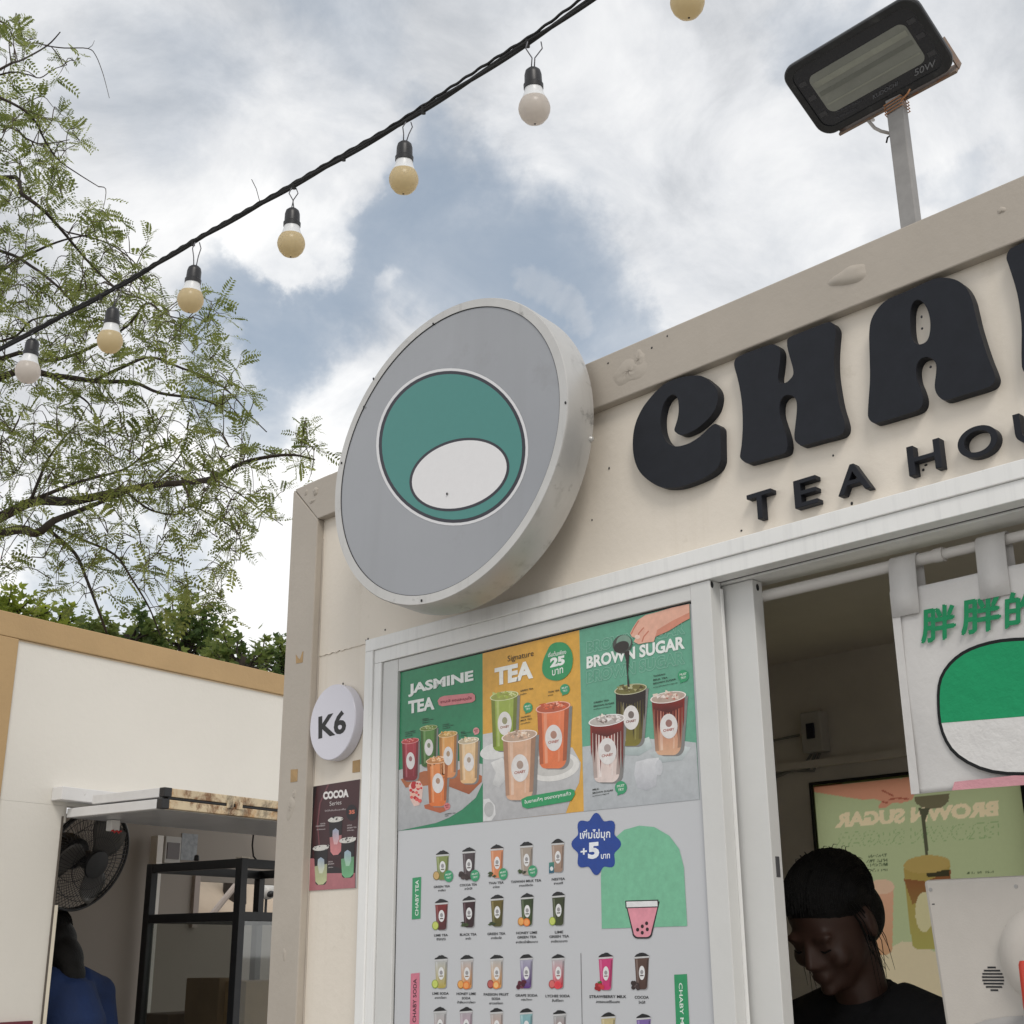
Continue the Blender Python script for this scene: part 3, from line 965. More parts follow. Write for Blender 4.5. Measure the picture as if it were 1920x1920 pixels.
def big_cup(k, A, cx, top, bot, wt, wb, c1, c2, ice, ly, seed, drip=None, name=True):
    rr = random.Random(seed)
    sk = -.16
    sh = [(A(*p)) for p in cup_shape(cx + wt * .10, top + 8, bot + 6, wt, wb * 1.02, sk)]
    k.poly(sh, (128, 126, 124), ly - .35)
    k.poly([A(*p) for p in cup_shape(cx, top, bot, wt, wb, sk)], mixc(c1, (255, 255, 255), .12), ly, c2)
    # darker flank, lighter sheen
    for x0, x1, t, c in ((-.5, -.36, .25, (40, 25, 20)), (.36, .5, .30, (40, 25, 20)), (-.30, -.20, .28, (255, 255, 255)), (.18, .24, .16, (255, 255, 255))):
        q = []
        for u in (0.04, .3, .6, .9):
            w = wt + (wb - wt) * u
            q.append((cx + w * x0, top + (bot - top) * u + sk * w * x0))
        for u in (.9, .6, .3, .04):
            w = wt + (wb - wt) * u
            q.append((cx + w * x1, top + (bot - top) * u + sk * w * x1))
        k.poly([A(*p) for p in q], mixc(c1, c, t), ly + .2, mixc(c2, c, t))
    if drip:
        for i in range(11):
            x = cx + wt * (-.46 + .092 * i)
            L = (bot - top) * rr.uniform(.25, .8 if i % 3 else .95)
            w = wt * rr.uniform(.03, .06)
            k.poly([A(x - w, top + 4 - sk * 0), A(x + w, top + 4), A(x + w * .6, top + L * .7), A(x, top + L), A(x - w * .6, top + L * .7)], mixc(drip, (20, 5, 5), rr.random() * .5), ly + .4)
        k.poly([A(cx - wt * .47, top + 2 - sk * wt * .47), A(cx + wt * .47, top + 2 + sk * wt * .47), A(cx + wt * .44, top + (bot - top) * .2 + sk * wt * .4), A(cx, top + (bot - top) * .27), A(cx - wt * .44, top + (bot - top) * .17 - sk * wt * .4)], drip, ly + .45, mixc(drip, (30, 8, 5), .6))
    # rim, contents
    p = A(cx, top)
    s = A(cx + 1, top)[0] - p[0]
    k.ellipse(*p, wt * .55 * s, wt * .17 * s, mixc(ice, (255, 255, 255), .55), ly + .6, R(-9), 30)
    k.ellipse(*p, wt * .51 * s, wt * .145 * s, mixc(ice, (90, 80, 70), .25), ly + .7, R(-9), 30)
    for i in range(26):
        w, d = rr.uniform(0, 6.28), rr.random() ** .5
        x, y = cx + wt * .42 * d * math.cos(w), top - wt * .05 + wt * .11 * d * math.sin(w)
        r_ = wt * rr.uniform(.05, .11)
        a0 = rr.uniform(0, 6.28)
        k.poly([A(x + r_ * math.cos(a0 + j * 2.1 + rr.uniform(-.3, .3)), y + r_ * .7 * math.sin(a0 + j * 2.1)) for j in range(3)], mixc(ice, rr.choice([(255, 255, 255), (255, 245, 225), (60, 40, 30), c1]), rr.uniform(.1, .6)), ly + .8 + i * .004)
    # label
    ly += 1.1
    p = A(cx + wt * .02, top + (bot - top) * .50)
    k.ellipse(*p, wt * .265 * s, (bot - top) * .215 * s, (222, 218, 216), ly, R(0), 30)
    k.ellipse(p[0], p[1] - (bot - top) * .05 * s, wt * .10 * s, (bot - top) * .065 * s, mixc((150, 140, 138), c1, .3), ly + .15, 0, 20)
    if name:
        w = wt * .17 * s
        y = p[1] + (bot - top) * .085 * s
        k.text('CHABY', (p[0] - w, y - sk * w), (p[0] + w, y + sk * w), (bot - top) * .045 * s, mixc((150, 60, 45), c1, .25), ly + .25, .03)


def build_menu():
    yp = .0105
    pt = lambda px, py: onY(px, py, yp)
    S = thing('menu_poster', 'tall printed drinks menu with green, yellow and teal photo panels on the window', 'poster', (.83, 0, 1.6))
    x0, z1 = onY(752.5, 1263, yp).x, onY(752.5, 1263, yp).z
    paper = mat('poster_paper', (.545, .555, .575), .3, var=.02, vscale=3, spec=.45)
    MB().box((x0, yp + .0002, 1.09), (1.2210, yp + .0009, z1)).build('sheet', paper, S)
    pm = print_mat('menu_ink', .3, spec=.45)
    A = lambda x, y: (730 + x / 3.2, 1130 + y / 3.2)
    P = lambda L: [A(*p) for p in L]
    GR, YE, TE, GY = (46, 136, 94), (216, 164, 66), (96, 160, 134), (178, 178, 180)
    k = Ink(pt, (0, -1, 0))
    def T_(*a, **kw):
        q_ = Ink(pt, (0, -1, 0))
        q_.text(*a, **kw)
        PRINTS.append((q_, 'printed_words', pm, S))
    # three photo panels
    k.poly(P([(68, 420), (560, 305), (563, 1316), (52, 1370)]), GR, 1, mixc(GR, (20, 100, 70), .25))
    k.poly(P([(560, 305), (1140, 165), (1168, 1252), (563, 1316)]), YE, 1)
    k.poly(P([(1140, 165), (1803, 5), (1862, 1180), (1168, 1252)]), TE, 1, mixc(TE, (120, 190, 160), .2))
    # table tops
    k.poly(P([(58, 1005), (160, 975), (300, 955), (430, 950), (560, 968), (562, 1080), (520, 1170), (440, 1240), (360, 1290), (280, 1322), (52, 1370)]), (190, 190, 190), 2, (160, 162, 165))
    k.poly(P([(562, 790), (640, 775), (760, 800), (870, 850), (1000, 860), (1100, 870), (1150, 960), (1140, 1080), (1090, 1180), (1060, 1262), (563, 1316)]), (200, 200, 200), 2, (172, 172, 174))
    k.poly(P([(1160, 865), (1300, 845), (1500, 815), (1700, 822), (1842, 840), (1862, 1180), (1168, 1252)]), (188, 192, 194), 2, (172, 176, 180))
    k.poly(P([(565, 1180), (600, 1175), (635, 1215), (640, 1270), (615, 1308), (565, 1312)]), (214, 214, 214), 3)
    k.ellipse(*A(600, 1240), 9, 14, (180, 180, 180), 4)
    # boards, saucer, glass slabs, napkin, jug
    k.poly(P([(70, 1060), (210, 1010), (330, 1010), (300, 1090), (100, 1110)]), (170, 98, 56), 3)
    k.poly(P([(345, 1030), (450, 990), (558, 1040), (556, 1075), (480, 1150), (350, 1100)]), (186, 108, 62), 3, (150, 80, 44))
    k.poly(P([(210, 1215), (300, 1190), (345, 1215), (340, 1250), (305, 1262), (215, 1235)]), (176, 92, 54), 3)
    k.ellipse(*A(985, 985), 50, 27, (222, 220, 216), 3, R(-8))
    k.ellipse(*A(980, 978), 40, 19, (196, 194, 190), 3.4, R(-8))
    k.ellipse(*A(640, 890), 30, 15, (216, 216, 214), 3, R(-14))
    k.poly(P([(610, 960), (680, 930), (720, 990), (700, 1060), (660, 1110), (620, 1090), (640, 1020)]), (222, 221, 219), 3, (190, 190, 190))
    k.poly(P([(1385, 870), (1560, 805), (1580, 870), (1500, 918), (1400, 915)]), (205, 216, 214), 3, (160, 172, 172))
    k.poly(P([(1560, 905), (1700, 850), (1812, 868), (1760, 945), (1640, 960)]), (204, 212, 212), 3, (166, 174, 176))
    k.poly(P([(1480, 955), (1560, 935), (1620, 930), (1612, 1010), (1600, 1100), (1545, 1128), (1490, 1110), (1470, 1030)]), (214, 215, 218), 3, (176, 178, 184))
    k.ellipse(*A(1620, 990), 7, 15, (196, 198, 202), 3.3)
    PRINTS.append((k, 'photo_panel', pm, S))
    # words
    W = (232, 236, 232)
    T_('JASMINE', A(116, 568), A(508, 485), 24, W, 5, .045)
    T_('TEA', A(116, 668), A(274, 640), 24, W, 5, .045)
    g_ = Ink(pt, (0, -1, 0)); PRINTS.append((g_, 'badge', pm, S))
    g_.poly(P([(292, 590), (305, 570), (330, 560), (500, 543), (517, 556), (518, 585), (500, 598), (320, 622), (300, 615)]), (212, 130, 134), 5)
    T_('ชามะลิ หอมละมุนใจ', A(310, 610), A(497, 585), 7.5, (120, 24, 40), 6, .02)
    T_('Signature', A(712, 365), A(868, 330), 14, (40, 34, 30), 5, .0)
    T_('TEA', A(634, 500), A(866, 452), 33, (236, 236, 230), 5, .05)
    pear = [(1010, 238), (1060, 245), (1095, 290), (1104, 350), (1090, 410), (1050, 455), (1000, 468), (945, 452), (920, 410), (925, 350), (945, 300), (970, 255)]
    g_ = Ink(pt, (0, -1, 0)); PRINTS.append((g_, 'badge', pm, S))
    g_.poly([A(*p) for p in smooth_loop(pear)], (50, 146, 92), 5)
    T_('เริ่มต้นเพียง', A(956, 328), A(1064, 308), 9, W, 6, .01)
    T_('25', A(968, 392), A(1056, 372), 18, W, 6, .06)
    T_('บาท', A(980, 440), A(1046, 422), 11, W, 6, .01)
    T_('BROWN SUGAR', A(1186, 398), A(1776, 276), 23, W, 5, .04)
    T_('BROWN SUGAR', A(1186, 306), A(1776, 186), 22, (140, 190, 170), 4, .05, outline=.0010)
    T_('BROWN SUGAR', A(1186, 486), A(1776, 366), 23, (140, 190, 170), 4, .05, outline=.0010)
    D = (36, 44, 36)
    for wds, lx, ly, rx, ry, hh in (('GREEN TEA', 788, 536, 866, 520, 3.2), ('ชาเขียว', 788, 556, 826, 548, 2.8), ('THAI TEA', 955, 544, 1022, 530, 3.2), ('ชาไทย', 955, 562, 985, 556, 2.8), ('TAIWAN', 790, 696, 848, 684, 3.0),
                                    ('MILK TEA', 790, 714, 858, 700, 3.0), ('ชานมไต้หวัน', 790, 732, 848, 720, 2.6), ('GREEN TEA', 1228, 606, 1320, 590, 3.2), ('BROWN SUGAR', 1228, 628, 1352, 606, 3.2), ('ชาเขียวบราวน์ชูการ์', 1228, 646, 1334, 628, 2.8),
                                    ('TAIWAN', 1586, 448, 1656, 434, 3.2), ('MILK TEA', 1586, 470, 1672, 454, 3.2), ('BROWN SUGAR', 1586, 492, 1722, 464, 3.2), ('ชานมไต้หวันบราวน์ชูการ์', 1586, 514, 1730, 486, 2.8),
                                    ('MILK', 1222, 1128, 1262, 1122, 3.2), ('BROWN SUGAR', 1222, 1148, 1346, 1130, 3.2), ('นมสดบราวน์ชูการ์', 1222, 1166, 1320, 1150, 2.8), ('JASMINE TEA', 335, 1274, 400, 1266, 2.4), ('ชามะลิ', 335, 1284, 356, 1281, 2.2),
                                    ('LEMON', 200, 704, 236, 698, 2.2), ('JASMINE TEA', 200, 714, 268, 703, 2.2), ('ชามะลิมะนาว', 200, 726, 244, 719, 2.2), ('LYCHEE', 322, 738, 360, 731, 2.2), ('JASMINE TEA', 322, 749, 386, 738, 2.2), ('ชามะลิลิ้นจี่', 322, 760, 366, 752, 2.2),
                                    ('STRAWBERRY', 98, 784, 158, 772, 2.2), ('JASMINE TEA', 98, 795, 160, 783, 2.2), ('ชามะลิ', 98, 806, 140, 798, 2.2), ('MILK', 432, 782, 456, 778, 2.2), ('JASMINE TEA', 432, 792, 496, 780, 2.2), ('ชามะลินม', 432, 803, 470, 797, 2.2)):
        g_ = Ink(pt, (0, -1, 0)); PRINTS.append((g_, 'caption', pm, S))
        g_.text(wds, A(lx, ly), A(rx, ry), hh, D, 5, .02)
    for bx, by, r_, c in ((1056, 520, 29, (52, 150, 104)), (834, 630, 28, (52, 150, 104)), (1766, 440, 33, (52, 150, 104)), (1392, 1110, 36, (52, 150, 104)), (524, 770, 19, (214, 150, 150)), (349, 1222, 19, (206, 120, 120))):
        g_ = Ink(pt, (0, -1, 0)); PRINTS.append((g_, 'badge', pm, S))
        g_.ellipse(*A(bx, by), r_ / 3.2, r_ * 1.1 / 3.2, c, 5)
        g_.poly(P([(bx - r_ * .5, by + r_ * .7), (bx - r_ * .6, by + r_ * 1.35), (bx + r_ * .2, by + r_)]), c, 4.8)
        f = (220, 236, 222) if c[0] < 100 else (140, 40, 50)
        T_('MUST', A(bx - r_ * .62, by + r_ * .02), A(bx + r_ * .62, by - r_ * .2), r_ * .42 / 3.2, f, 6, .02)
        T_('TRY!', A(bx - r_ * .45, by + r_ * .62), A(bx + r_ * .5, by + r_ * .45), r_ * .42 / 3.2, f, 6, .02)
    tagp = [(795, 1180), (830, 1163), (1090, 1118), (1112, 1125), (1118, 1150), (1095, 1188), (1060, 1196), (830, 1236), (802, 1225)]
    g_ = Ink(pt, (0, -1, 0)); PRINTS.append((g_, 'ribbon', pm, S))
    g_.poly(P(tagp), (40, 148, 92), 6.6)
    T_('ใบชาแท้ๆ ชงสดทุกแก้ว', A(815, 1214), A(1094, 1160), 9, W, 7.4, .012)
    # pictured drinks, one part each
    for a in ((128, 830, 1068, 98, 86, (170, 26, 40), (120, 14, 30), (214, 60, 60)), (238, 752, 985, 98, 86, (74, 128, 40), (52, 92, 24), (120, 150, 50)), (354, 790, 1050, 106, 92, (222, 154, 66), (214, 140, 90), (226, 176, 90)),
              (478, 828, 1085, 116, 98, (226, 190, 140), (220, 178, 128), (232, 214, 180)), (292, 945, 1222, 128, 100, (224, 128, 56), (214, 110, 44), (230, 150, 80))):
        k = Ink(pt, (0, -1, 0))
        big_cup(k, A, *a[:5], *a[5:8], 4.2, int(a[0]), name=False)
        PRINTS.append((k, 'drink_picture', pm, S))
    k = Ink(pt, (0, -1, 0))
    k.poly(P([(118, 1100), (140, 1070), (185, 1070), (205, 1105), (198, 1170), (182, 1215), (150, 1222), (128, 1180)]), (222, 190, 180), 3.4)
    rr = random.Random(3)
    for i in range(22):
        x, y, r_ = rr.uniform(130, 194), rr.uniform(1078, 1190), rr.uniform(6, 15)
        k.ellipse(*A(x, y), r_ / 3.2, r_ / 3.2, rr.choice([(206, 40, 40), (222, 90, 84), (232, 180, 160), (180, 24, 30)]), 3.6 + i * .03, 0, 8)
    PRINTS.append((k, 'drink_picture', pm, S))
    for a in ((692, 560, 890, 158, 132, (150, 168, 62), (128, 152, 44), (176, 190, 84)), (985, 628, 995, 192, 158, (226, 110, 62), (222, 118, 70), (214, 92, 56)), (784, 800, 1185, 198, 160, (206, 158, 124), (214, 170, 140), (222, 190, 166))):
        k = Ink(pt, (0, -1, 0))
        big_cup(k, A, *a, 4.2 if a[0] != 784 else 6.0, int(a[0]))
        PRINTS.append((k, 'drink_picture', pm, S))
    for a, dr in (((1450, 520, 860, 180, 130, (44, 30, 16), (128, 118, 40), (120, 116, 50)), (34, 18, 10)), ((1676, 568, 915, 198, 150, (160, 44, 24), (214, 170, 138), (214, 190, 176)), (140, 32, 18)), ((1308, 706, 1078, 202, 150, (206, 176, 166), (222, 206, 200), (216, 208, 204)), (150, 40, 24))):
        k = Ink(pt, (0, -1, 0))
        big_cup(k, A, *a, 4.2 if a[0] != 1308 else 5.2, int(a[0]), drip=dr)
        PRINTS.append((k, 'drink_picture', pm, S))
    # pouring hand and syrup ladle
    k = Ink(pt, (0, -1, 0))
    sk1, sk2 = (224, 172, 150), (206, 136, 112)
    hand = [(1803, 8), (1700, 30), (1600, 60), (1540, 75), (1495, 105), (1465, 150), (1448, 185), (1458, 205), (1480, 212), (1470, 235), (1500, 250), (1545, 240), (1590, 235), (1600, 205), (1680, 170), (1760, 120), (1806, 95)]
    k.poly([A(*p) for p in hand], sk1, 6)
    k.poly(P([(1803, 60), (1700, 110), (1610, 165), (1600, 205), (1680, 170), (1760, 120), (1806, 95)]), sk2, 6.3)
    for q in ([(1500, 108), (1468, 160), (1455, 190)], [(1530, 150), (1500, 185), (1492, 215)], [(1560, 170), (1530, 205), (1520, 235)]):
        k.line(P(q), 2.2, (196, 118, 96), 6.5)
    k.ellipse(*A(1492, 206), 5, 4, (238, 206, 190), 6.7)
    k.ellipse(*A(1402, 250), 19, 17, (70, 74, 68), 6.0, R(-30))
    k.ellipse(*A(1410, 238), 14, 13, (120, 150, 134), 6.3, R(-30))
    k.ellipse(*A(1396, 266), 15, 10, (46, 40, 36), 6.5, R(-25))
    k.poly(P([(1412, 295), (1444, 290), (1440, 360), (1436, 430), (1446, 505), (1432, 505), (1430, 430), (1424, 350)]), (40, 28, 22), 6.2)
    PRINTS.append((k, 'hand_picture', pm, S))
    # ---- lower price grid
    B = lambda x, y: (730 + x / 3.2, 1520 + y / 3.2)
    PEARL = (22, 22, 24)

    def cup(cx, top, bot, c1, c2, fruit=None, must=False, wt=80, wb=56):
        k = Ink(pt, (0, -1, 0))
        f = lambda L: [B(*p) for p in L]
        k.poly(f(cup_shape(cx + 5, top + 26, bot + 5, wt * .8, wb, -.05)), (150, 150, 152), 1)
        k.poly(f(cup_shape(cx, top + 22, bot, wt - 4, wb, -.06)), c1, 2, c2)
        k.poly(f([(cx - wt * .40, top + 40), (cx - wt * .28, top + 40), (cx - wb * .26, bot - 22), (cx - wb * .42, bot - 22)]), mixc(c1, (255, 255, 255), .22), 2.3, mixc(c2, (255, 255, 255), .2))
        k.poly(f([(cx + wt * .34, top + 40), (cx + wt * .44, top + 40), (cx + wb * .46, bot - 22), (cx + wb * .34, bot - 22)]), mixc(c1, (0, 0, 0), .25), 2.3, mixc(c2, (0, 0, 0), .2))
        k.poly(f([(cx - wt * .5, top + 26), (cx + wt * .5, top + 20), (cx + wt * .48, top + 30), (cx - wt * .48, top + 36)]), (196, 196, 196), 2.6)
        mound = [(cx - wt * .5, top + 25)] + [(cx + wt * (-.45 + .1 * i), top + 22 * abs(-.9 + .2 * i) ** 1.6 + rnd.uniform(-2.5, 2.5) - .5 * i) for i in range(10)] + [(cx + wt * .5, top + 19)]
        k.poly(f(mound), PEARL, 2.8)
        p = B(cx + 1, top + (bot - top) * .55)
        k.ellipse(*p, 5.6, 11.5 * (bot - top) / 190, (222, 222, 222), 3, 0, 20)
        k.ellipse(p[0], p[1] - 1.5, 2.9, 4.0, (150, 148, 150), 3.3, 0, 14)
        k.poly([(p[0] - 3.2, p[1] + 4.2), (p[0] + 3.2, p[1] + 3.9), (p[0] + 3.2, p[1] + 5.9), (p[0] - 3.2, p[1] + 6.2)], mixc(c2, (60, 50, 50), .5), 3.3)
        if fruit:
            kind, fx = fruit, cx - wt * .45
            col = {'lime': (170, 186, 62), 'honey': (214, 124, 40), 'passion': (150, 24, 40), 'grape': (90, 16, 40), 'lychee': (190, 40, 60), 'straw': (190, 30, 40), 'cocoa': (58, 42, 40), 'leaf': (62, 84, 32), 'box': (60, 130, 110), 'nut': (176, 130, 70)}
            base = col[kind]
            if kind in ('lime', 'honey', 'passion', 'lychee', 'nut'):
                k.ellipse(*B(fx, bot - 25), 6.2, 8.2, mixc(base, (30, 60, 0), .25), 3.6, 0, 20)
                k.ellipse(*B(fx, bot - 26), 4.9, 6.8, mixc(base, (255, 255, 200), .3), 3.8, 0, 20)
                if kind in ('honey', 'passion', 'lychee'):
                    k.ellipse(*B(fx + 34, bot - 20), 6.4, 7.6, {'honey': (226, 120, 50), 'passion': (226, 130, 60), 'lychee': (224, 70, 80)}[kind], 4.0, 0, 18)
                    k.ellipse(*B(fx + 34, bot - 20), 4.4, 5.4, {'honey': (236, 160, 90), 'passion': (240, 190, 120), 'lychee': (214, 60, 70)}[kind], 4.2, 0, 18)
            elif kind in ('grape', 'straw', 'cocoa'):
                for i in range(9):
                    k.ellipse(*B(fx + rnd.uniform(-14, 30), bot - 22 + rnd.uniform(-18, 16)), rnd.uniform(3, 5), rnd.uniform(3, 5), mixc(base, (255, 255, 255) if i % 3 == 0 else (0, 0, 0), rnd.uniform(.0, .25)), 3.6 + .05 * i, 0, 9)
                if kind == 'straw':
                    k.poly(f([(fx - 10, bot - 48), (fx + 12, bot - 56), (fx + 20, bot - 44), (fx, bot - 38)]), (60, 110, 50), 4.3)
            elif kind == 'leaf':
                for i in range(7):
                    a0 = rnd.uniform(-.6, .6)
                    x, y = fx + rnd.uniform(-6, 26), bot - 14 + rnd.uniform(-14, 8)
                    k.poly(f([(x - 14, y), (x, y - 7 + 10 * a0), (x + 14, y - 4), (x, y + 5)]), mixc(base, (20, 24, 16), rnd.random() * .7), 3.6 + .05 * i)
            else:
                k.poly(f([(fx - 16, bot - 56), (fx + 14, bot - 60), (fx + 14, bot + 4), (fx - 16, bot + 8)]), base, 3.6, (40, 90, 120))
                k.ellipse(*B(fx, bot - 20), 3, 4, (220, 225, 225), 3.8)
        if must:
            bx, by = cx + 38, bot - 22
            k.ellipse(*B(bx, by), 8.4, 11, (50, 150, 104), 4.6)
            k.text('MUST', B(bx - 18, by - 2), B(bx + 18, by - 8), 3.6, (214, 232, 218), 5.4, .02)
            k.text('TRY!', B(bx - 13, by + 18), B(bx + 15, by + 13), 3.6, (214, 232, 218), 5.4, .02)
        PRINTS.append((k, 'drink_picture', pm, S))
    rows = [(320, 240, 415, (128, 140, 78), (112, 126, 66), 'nut', True), (478, 222, 412, (74, 62, 66), (66, 52, 54), 'cocoa', True), (647, 205, 402, (206, 136, 96), (214, 130, 84), 'leaf', True), (824, 188, 385, (156, 144, 132), (166, 152, 138), 'leaf', True), (1012, 172, 368, (164, 140, 124), (156, 128, 110), 'box', False),
            (314, 530, 715, (122, 26, 24), (74, 30, 34), 'lime', False), (479, 515, 700, (54, 20, 28), (44, 18, 22), 'leaf', False), (648, 505, 695, (104, 88, 30), (76, 74, 24), 'leaf', False), (828, 497, 690, (44, 60, 28), (60, 78, 32), 'honey', False), (1016, 487, 688, (50, 58, 28), (58, 66, 30), 'lime', False),
            (312, 868, 1065, (180, 182, 184), (178, 160, 70), 'lime', False), (466, 868, 1068, (182, 182, 184), (210, 140, 60), 'honey', False), (645, 865, 1066, (182, 184, 184), (214, 150, 70), 'passion', False), (823, 862, 1066, (168, 166, 184), (84, 40, 120), 'grape', False), (1014, 862, 1066, (182, 180, 184), (206, 40, 60), 'lychee', False),
            (1300, 855, 1076, (200, 62, 120), (196, 44, 108), 'straw', False), (1516, 852, 1072, (88, 64, 54), (76, 52, 44), 'cocoa', False),
            (305, 1180, 1380, (176, 178, 178), (180, 150, 150), None, False), (462, 1180, 1380, (168, 160, 166), (190, 150, 170), None, False), (645, 1185, 1385, (170, 166, 164), (206, 160, 140), None, False), (823, 1188, 1388, (138, 176, 178), (90, 150, 170), None, False), (1023, 1197, 1392, (160, 164, 164), (170, 120, 120), None, False),
            (1315, 1213, 1420, (186, 172, 130), (206, 190, 140), None, False), (1527, 1220, 1425, (122, 98, 160), (110, 80, 150), None, False)]
    for r_ in rows:
        cup(*r_, wt=90 if r_[0] > 1250 else 80, wb=64 if r_[0] > 1250 else 58)
    K1 = (34, 34, 38)
    for wds, cx, by, w, hh in (('GREEN TEA', 316, 462, 98, 4.2), ('ชาเขียว', 316, 484, 44, 4.2), ('COCOA TEA', 475, 452, 104, 4.4), ('ชาโกโก้', 475, 474, 46, 4.4), ('THAI TEA', 642, 440, 90, 4.4), ('ชาไทย', 642, 464, 40, 4.4), ('TAIWAN MILK TEA', 821, 430, 182, 4.6), ('ชานมไต้หวัน', 821, 454, 82, 4.6), ('NESTEA', 1015, 418, 80, 4.8), ('ชาเนสที', 1015, 442, 54, 4.8),
                               ('LIME TEA', 311, 754, 82, 4.4), ('ชามะนาว', 311, 778, 54, 4.4), ('BLACK TEA', 474, 750, 100, 4.6), ('ชาดำ', 474, 774, 32, 4.6), ('GREEN TEA', 643, 746, 108, 4.8), ('ชาเขียวใส', 643, 770, 64, 4.8), ('HONEY LIME', 825, 740, 126, 4.8), ('GREEN TEA', 826, 766, 114, 4.8), ('ชาเขียวน้ำผึ้งมะนาว', 826, 794, 132, 4.8), ('LIME', 1019, 736, 50, 4.8), ('GREEN TEA', 1020, 762, 118, 4.8), ('ชาเขียวมะนาว', 1020, 790, 98, 4.8),
                               ('LIME SODA', 308, 1104, 98, 4.6), ('มะนาวโซดา', 308, 1128, 68, 4.6), ('HONEY LIME', 462, 1106, 116, 4.8), ('SODA', 462, 1132, 52, 4.6), ('น้ำผึ้งมะนาวโซดา', 462, 1156, 108, 4.6), ('PASSION FRUIT', 642, 1110, 150, 4.8), ('SODA', 641, 1136, 52, 4.8), ('เสาวรสโซดา', 641, 1162, 82, 4.8), ('GRAPE SODA', 824, 1116, 132, 4.8), ('องุ่นโซดา', 824, 1142, 66, 4.8), ('LYCHEE SODA', 1011, 1120, 146, 5), ('ลิ้นจี่โซดา', 1011, 1146, 68, 5),
                               ('STRAWBERRY MILK', 1312, 1124, 222, 5.4), ('สตรอเบอร์รี่นมสด', 1312, 1154, 142, 5.4), ('COCOA', 1515, 1128, 84, 5.4), ('โกโก้', 1516, 1158, 40, 5.4)):
        s = -.055 if by < 600 else (-.03 if by < 900 else .0)
        g_ = Ink(pt, (0, -1, 0)); PRINTS.append((g_, 'caption', pm, S))
        g_.text(wds, B(cx - w / 2, by - s * w / 2), B(cx + w / 2, by + s * w / 2), hh, K1, 2, .022)
    b_ = Ink(pt, (0, -1, 0)); PRINTS.append((b_, 'section_tag', pm, S))
    b_.poly([B(*p) for p in [(140, 404), (192, 397), (187, 648), (136, 653)]], (48, 146, 96), 2)
    T_('CHABY TEA', B(176, 630), B(178, 416), 0, (226, 236, 228), 3, .012, up=(-6.2, .2))
    b_ = Ink(pt, (0, -1, 0)); PRINTS.append((b_, 'section_tag', pm, S))
    b_.poly([B(*p) for p in [(130, 978), (183, 972), (176, 1480), (120, 1480)]], (206, 120, 140), 2)
    T_('CHABY SODA', B(162, 1270), B(166, 1008), 0, (50, 26, 34), 3, .012, up=(-6.6, .2))
    b_ = Ink(pt, (0, -1, 0)); PRINTS.append((b_, 'section_tag', pm, S))
    b_.poly([B(*p) for p in [(1710, 984), (1786, 980), (1812, 1500), (1730, 1500)]], (46, 146, 96), 2)
    T_('CHABY MILK', B(1738, 1034), B(1752, 1368), 0, (222, 236, 226), 3, .012, up=(6.8, -.2))
    q_ = Ink(pt, (0, -1, 0)); PRINTS.append((q_, 'divider', pm, S))
    q_.line([B(1150, 855), B(1158, 1290)], .8, (60, 60, 64), 2)
    # mint arch, blue price burst
    arch = [(1276, 708), (1270, 390), (1285, 280), (1335, 180), (1410, 115), (1500, 90), (1590, 98), (1680, 150), (1740, 230), (1768, 340), (1788, 692)]
    b_ = Ink(pt, (0, -1, 0)); PRINTS.append((b_, 'arch_panel', pm, S))
    b_.poly([B(*p) for p in arch], (118, 184, 150), 2)
    pk = Ink(pt, (0, -1, 0))
    PRINTS.append((pk, 'drink_picture', pm, S))
    pk.poly([B(*p) for p in cup_shape(1520, 545, 768, 208, 120, .0)], (30, 28, 30), 3)
    pk.poly([B(*p) for p in cup_shape(1520, 552, 758, 194, 106, .0)], (222, 146, 160), 3.4)
    pk.poly([B(*p) for p in [(1418, 540), (1616, 534), (1618, 580), (1420, 586)]], (30, 28, 30), 3.8)
    pk.poly([B(*p) for p in [(1424, 546), (1610, 541), (1612, 574), (1426, 580)]], (226, 226, 226), 4.2)
    for x_, y_ in ((1546, 676), (1520, 694), (1550, 712), (1492, 714), (1520, 732)):
        pk.ellipse(*B(x_, y_), 2.9, 3.6, (40, 16, 22), 4.2, 0, 14)
    burst = []
    for i in range(72):
        w = 2 * math.pi * i / 72
        r_ = 1 + .115 * math.cos(8 * w)
        burst.append(B(1243 + 134 * r_ * math.cos(w), 200 + 168 * r_ * math.sin(w)))
    b_ = Ink(pt, (0, -1, 0)); PRINTS.append((b_, 'price_burst', pm, S))
    b_.poly(burst, (18, 62, 146), 3)
    T_('เพิ่มไข่มุก', B(1146, 186), B(1328, 178), 22, (230, 234, 240), 4, .02)
    T_('+', B(1150, 266), B(1188, 262), 12, (230, 234, 240), 4, .03)
    T_('5', B(1194, 292), B(1262, 286), 31, (230, 234, 240), 4, .05)
    T_('บาท', B(1272, 290), B(1326, 286), 9, (230, 234, 240), 4, .02)


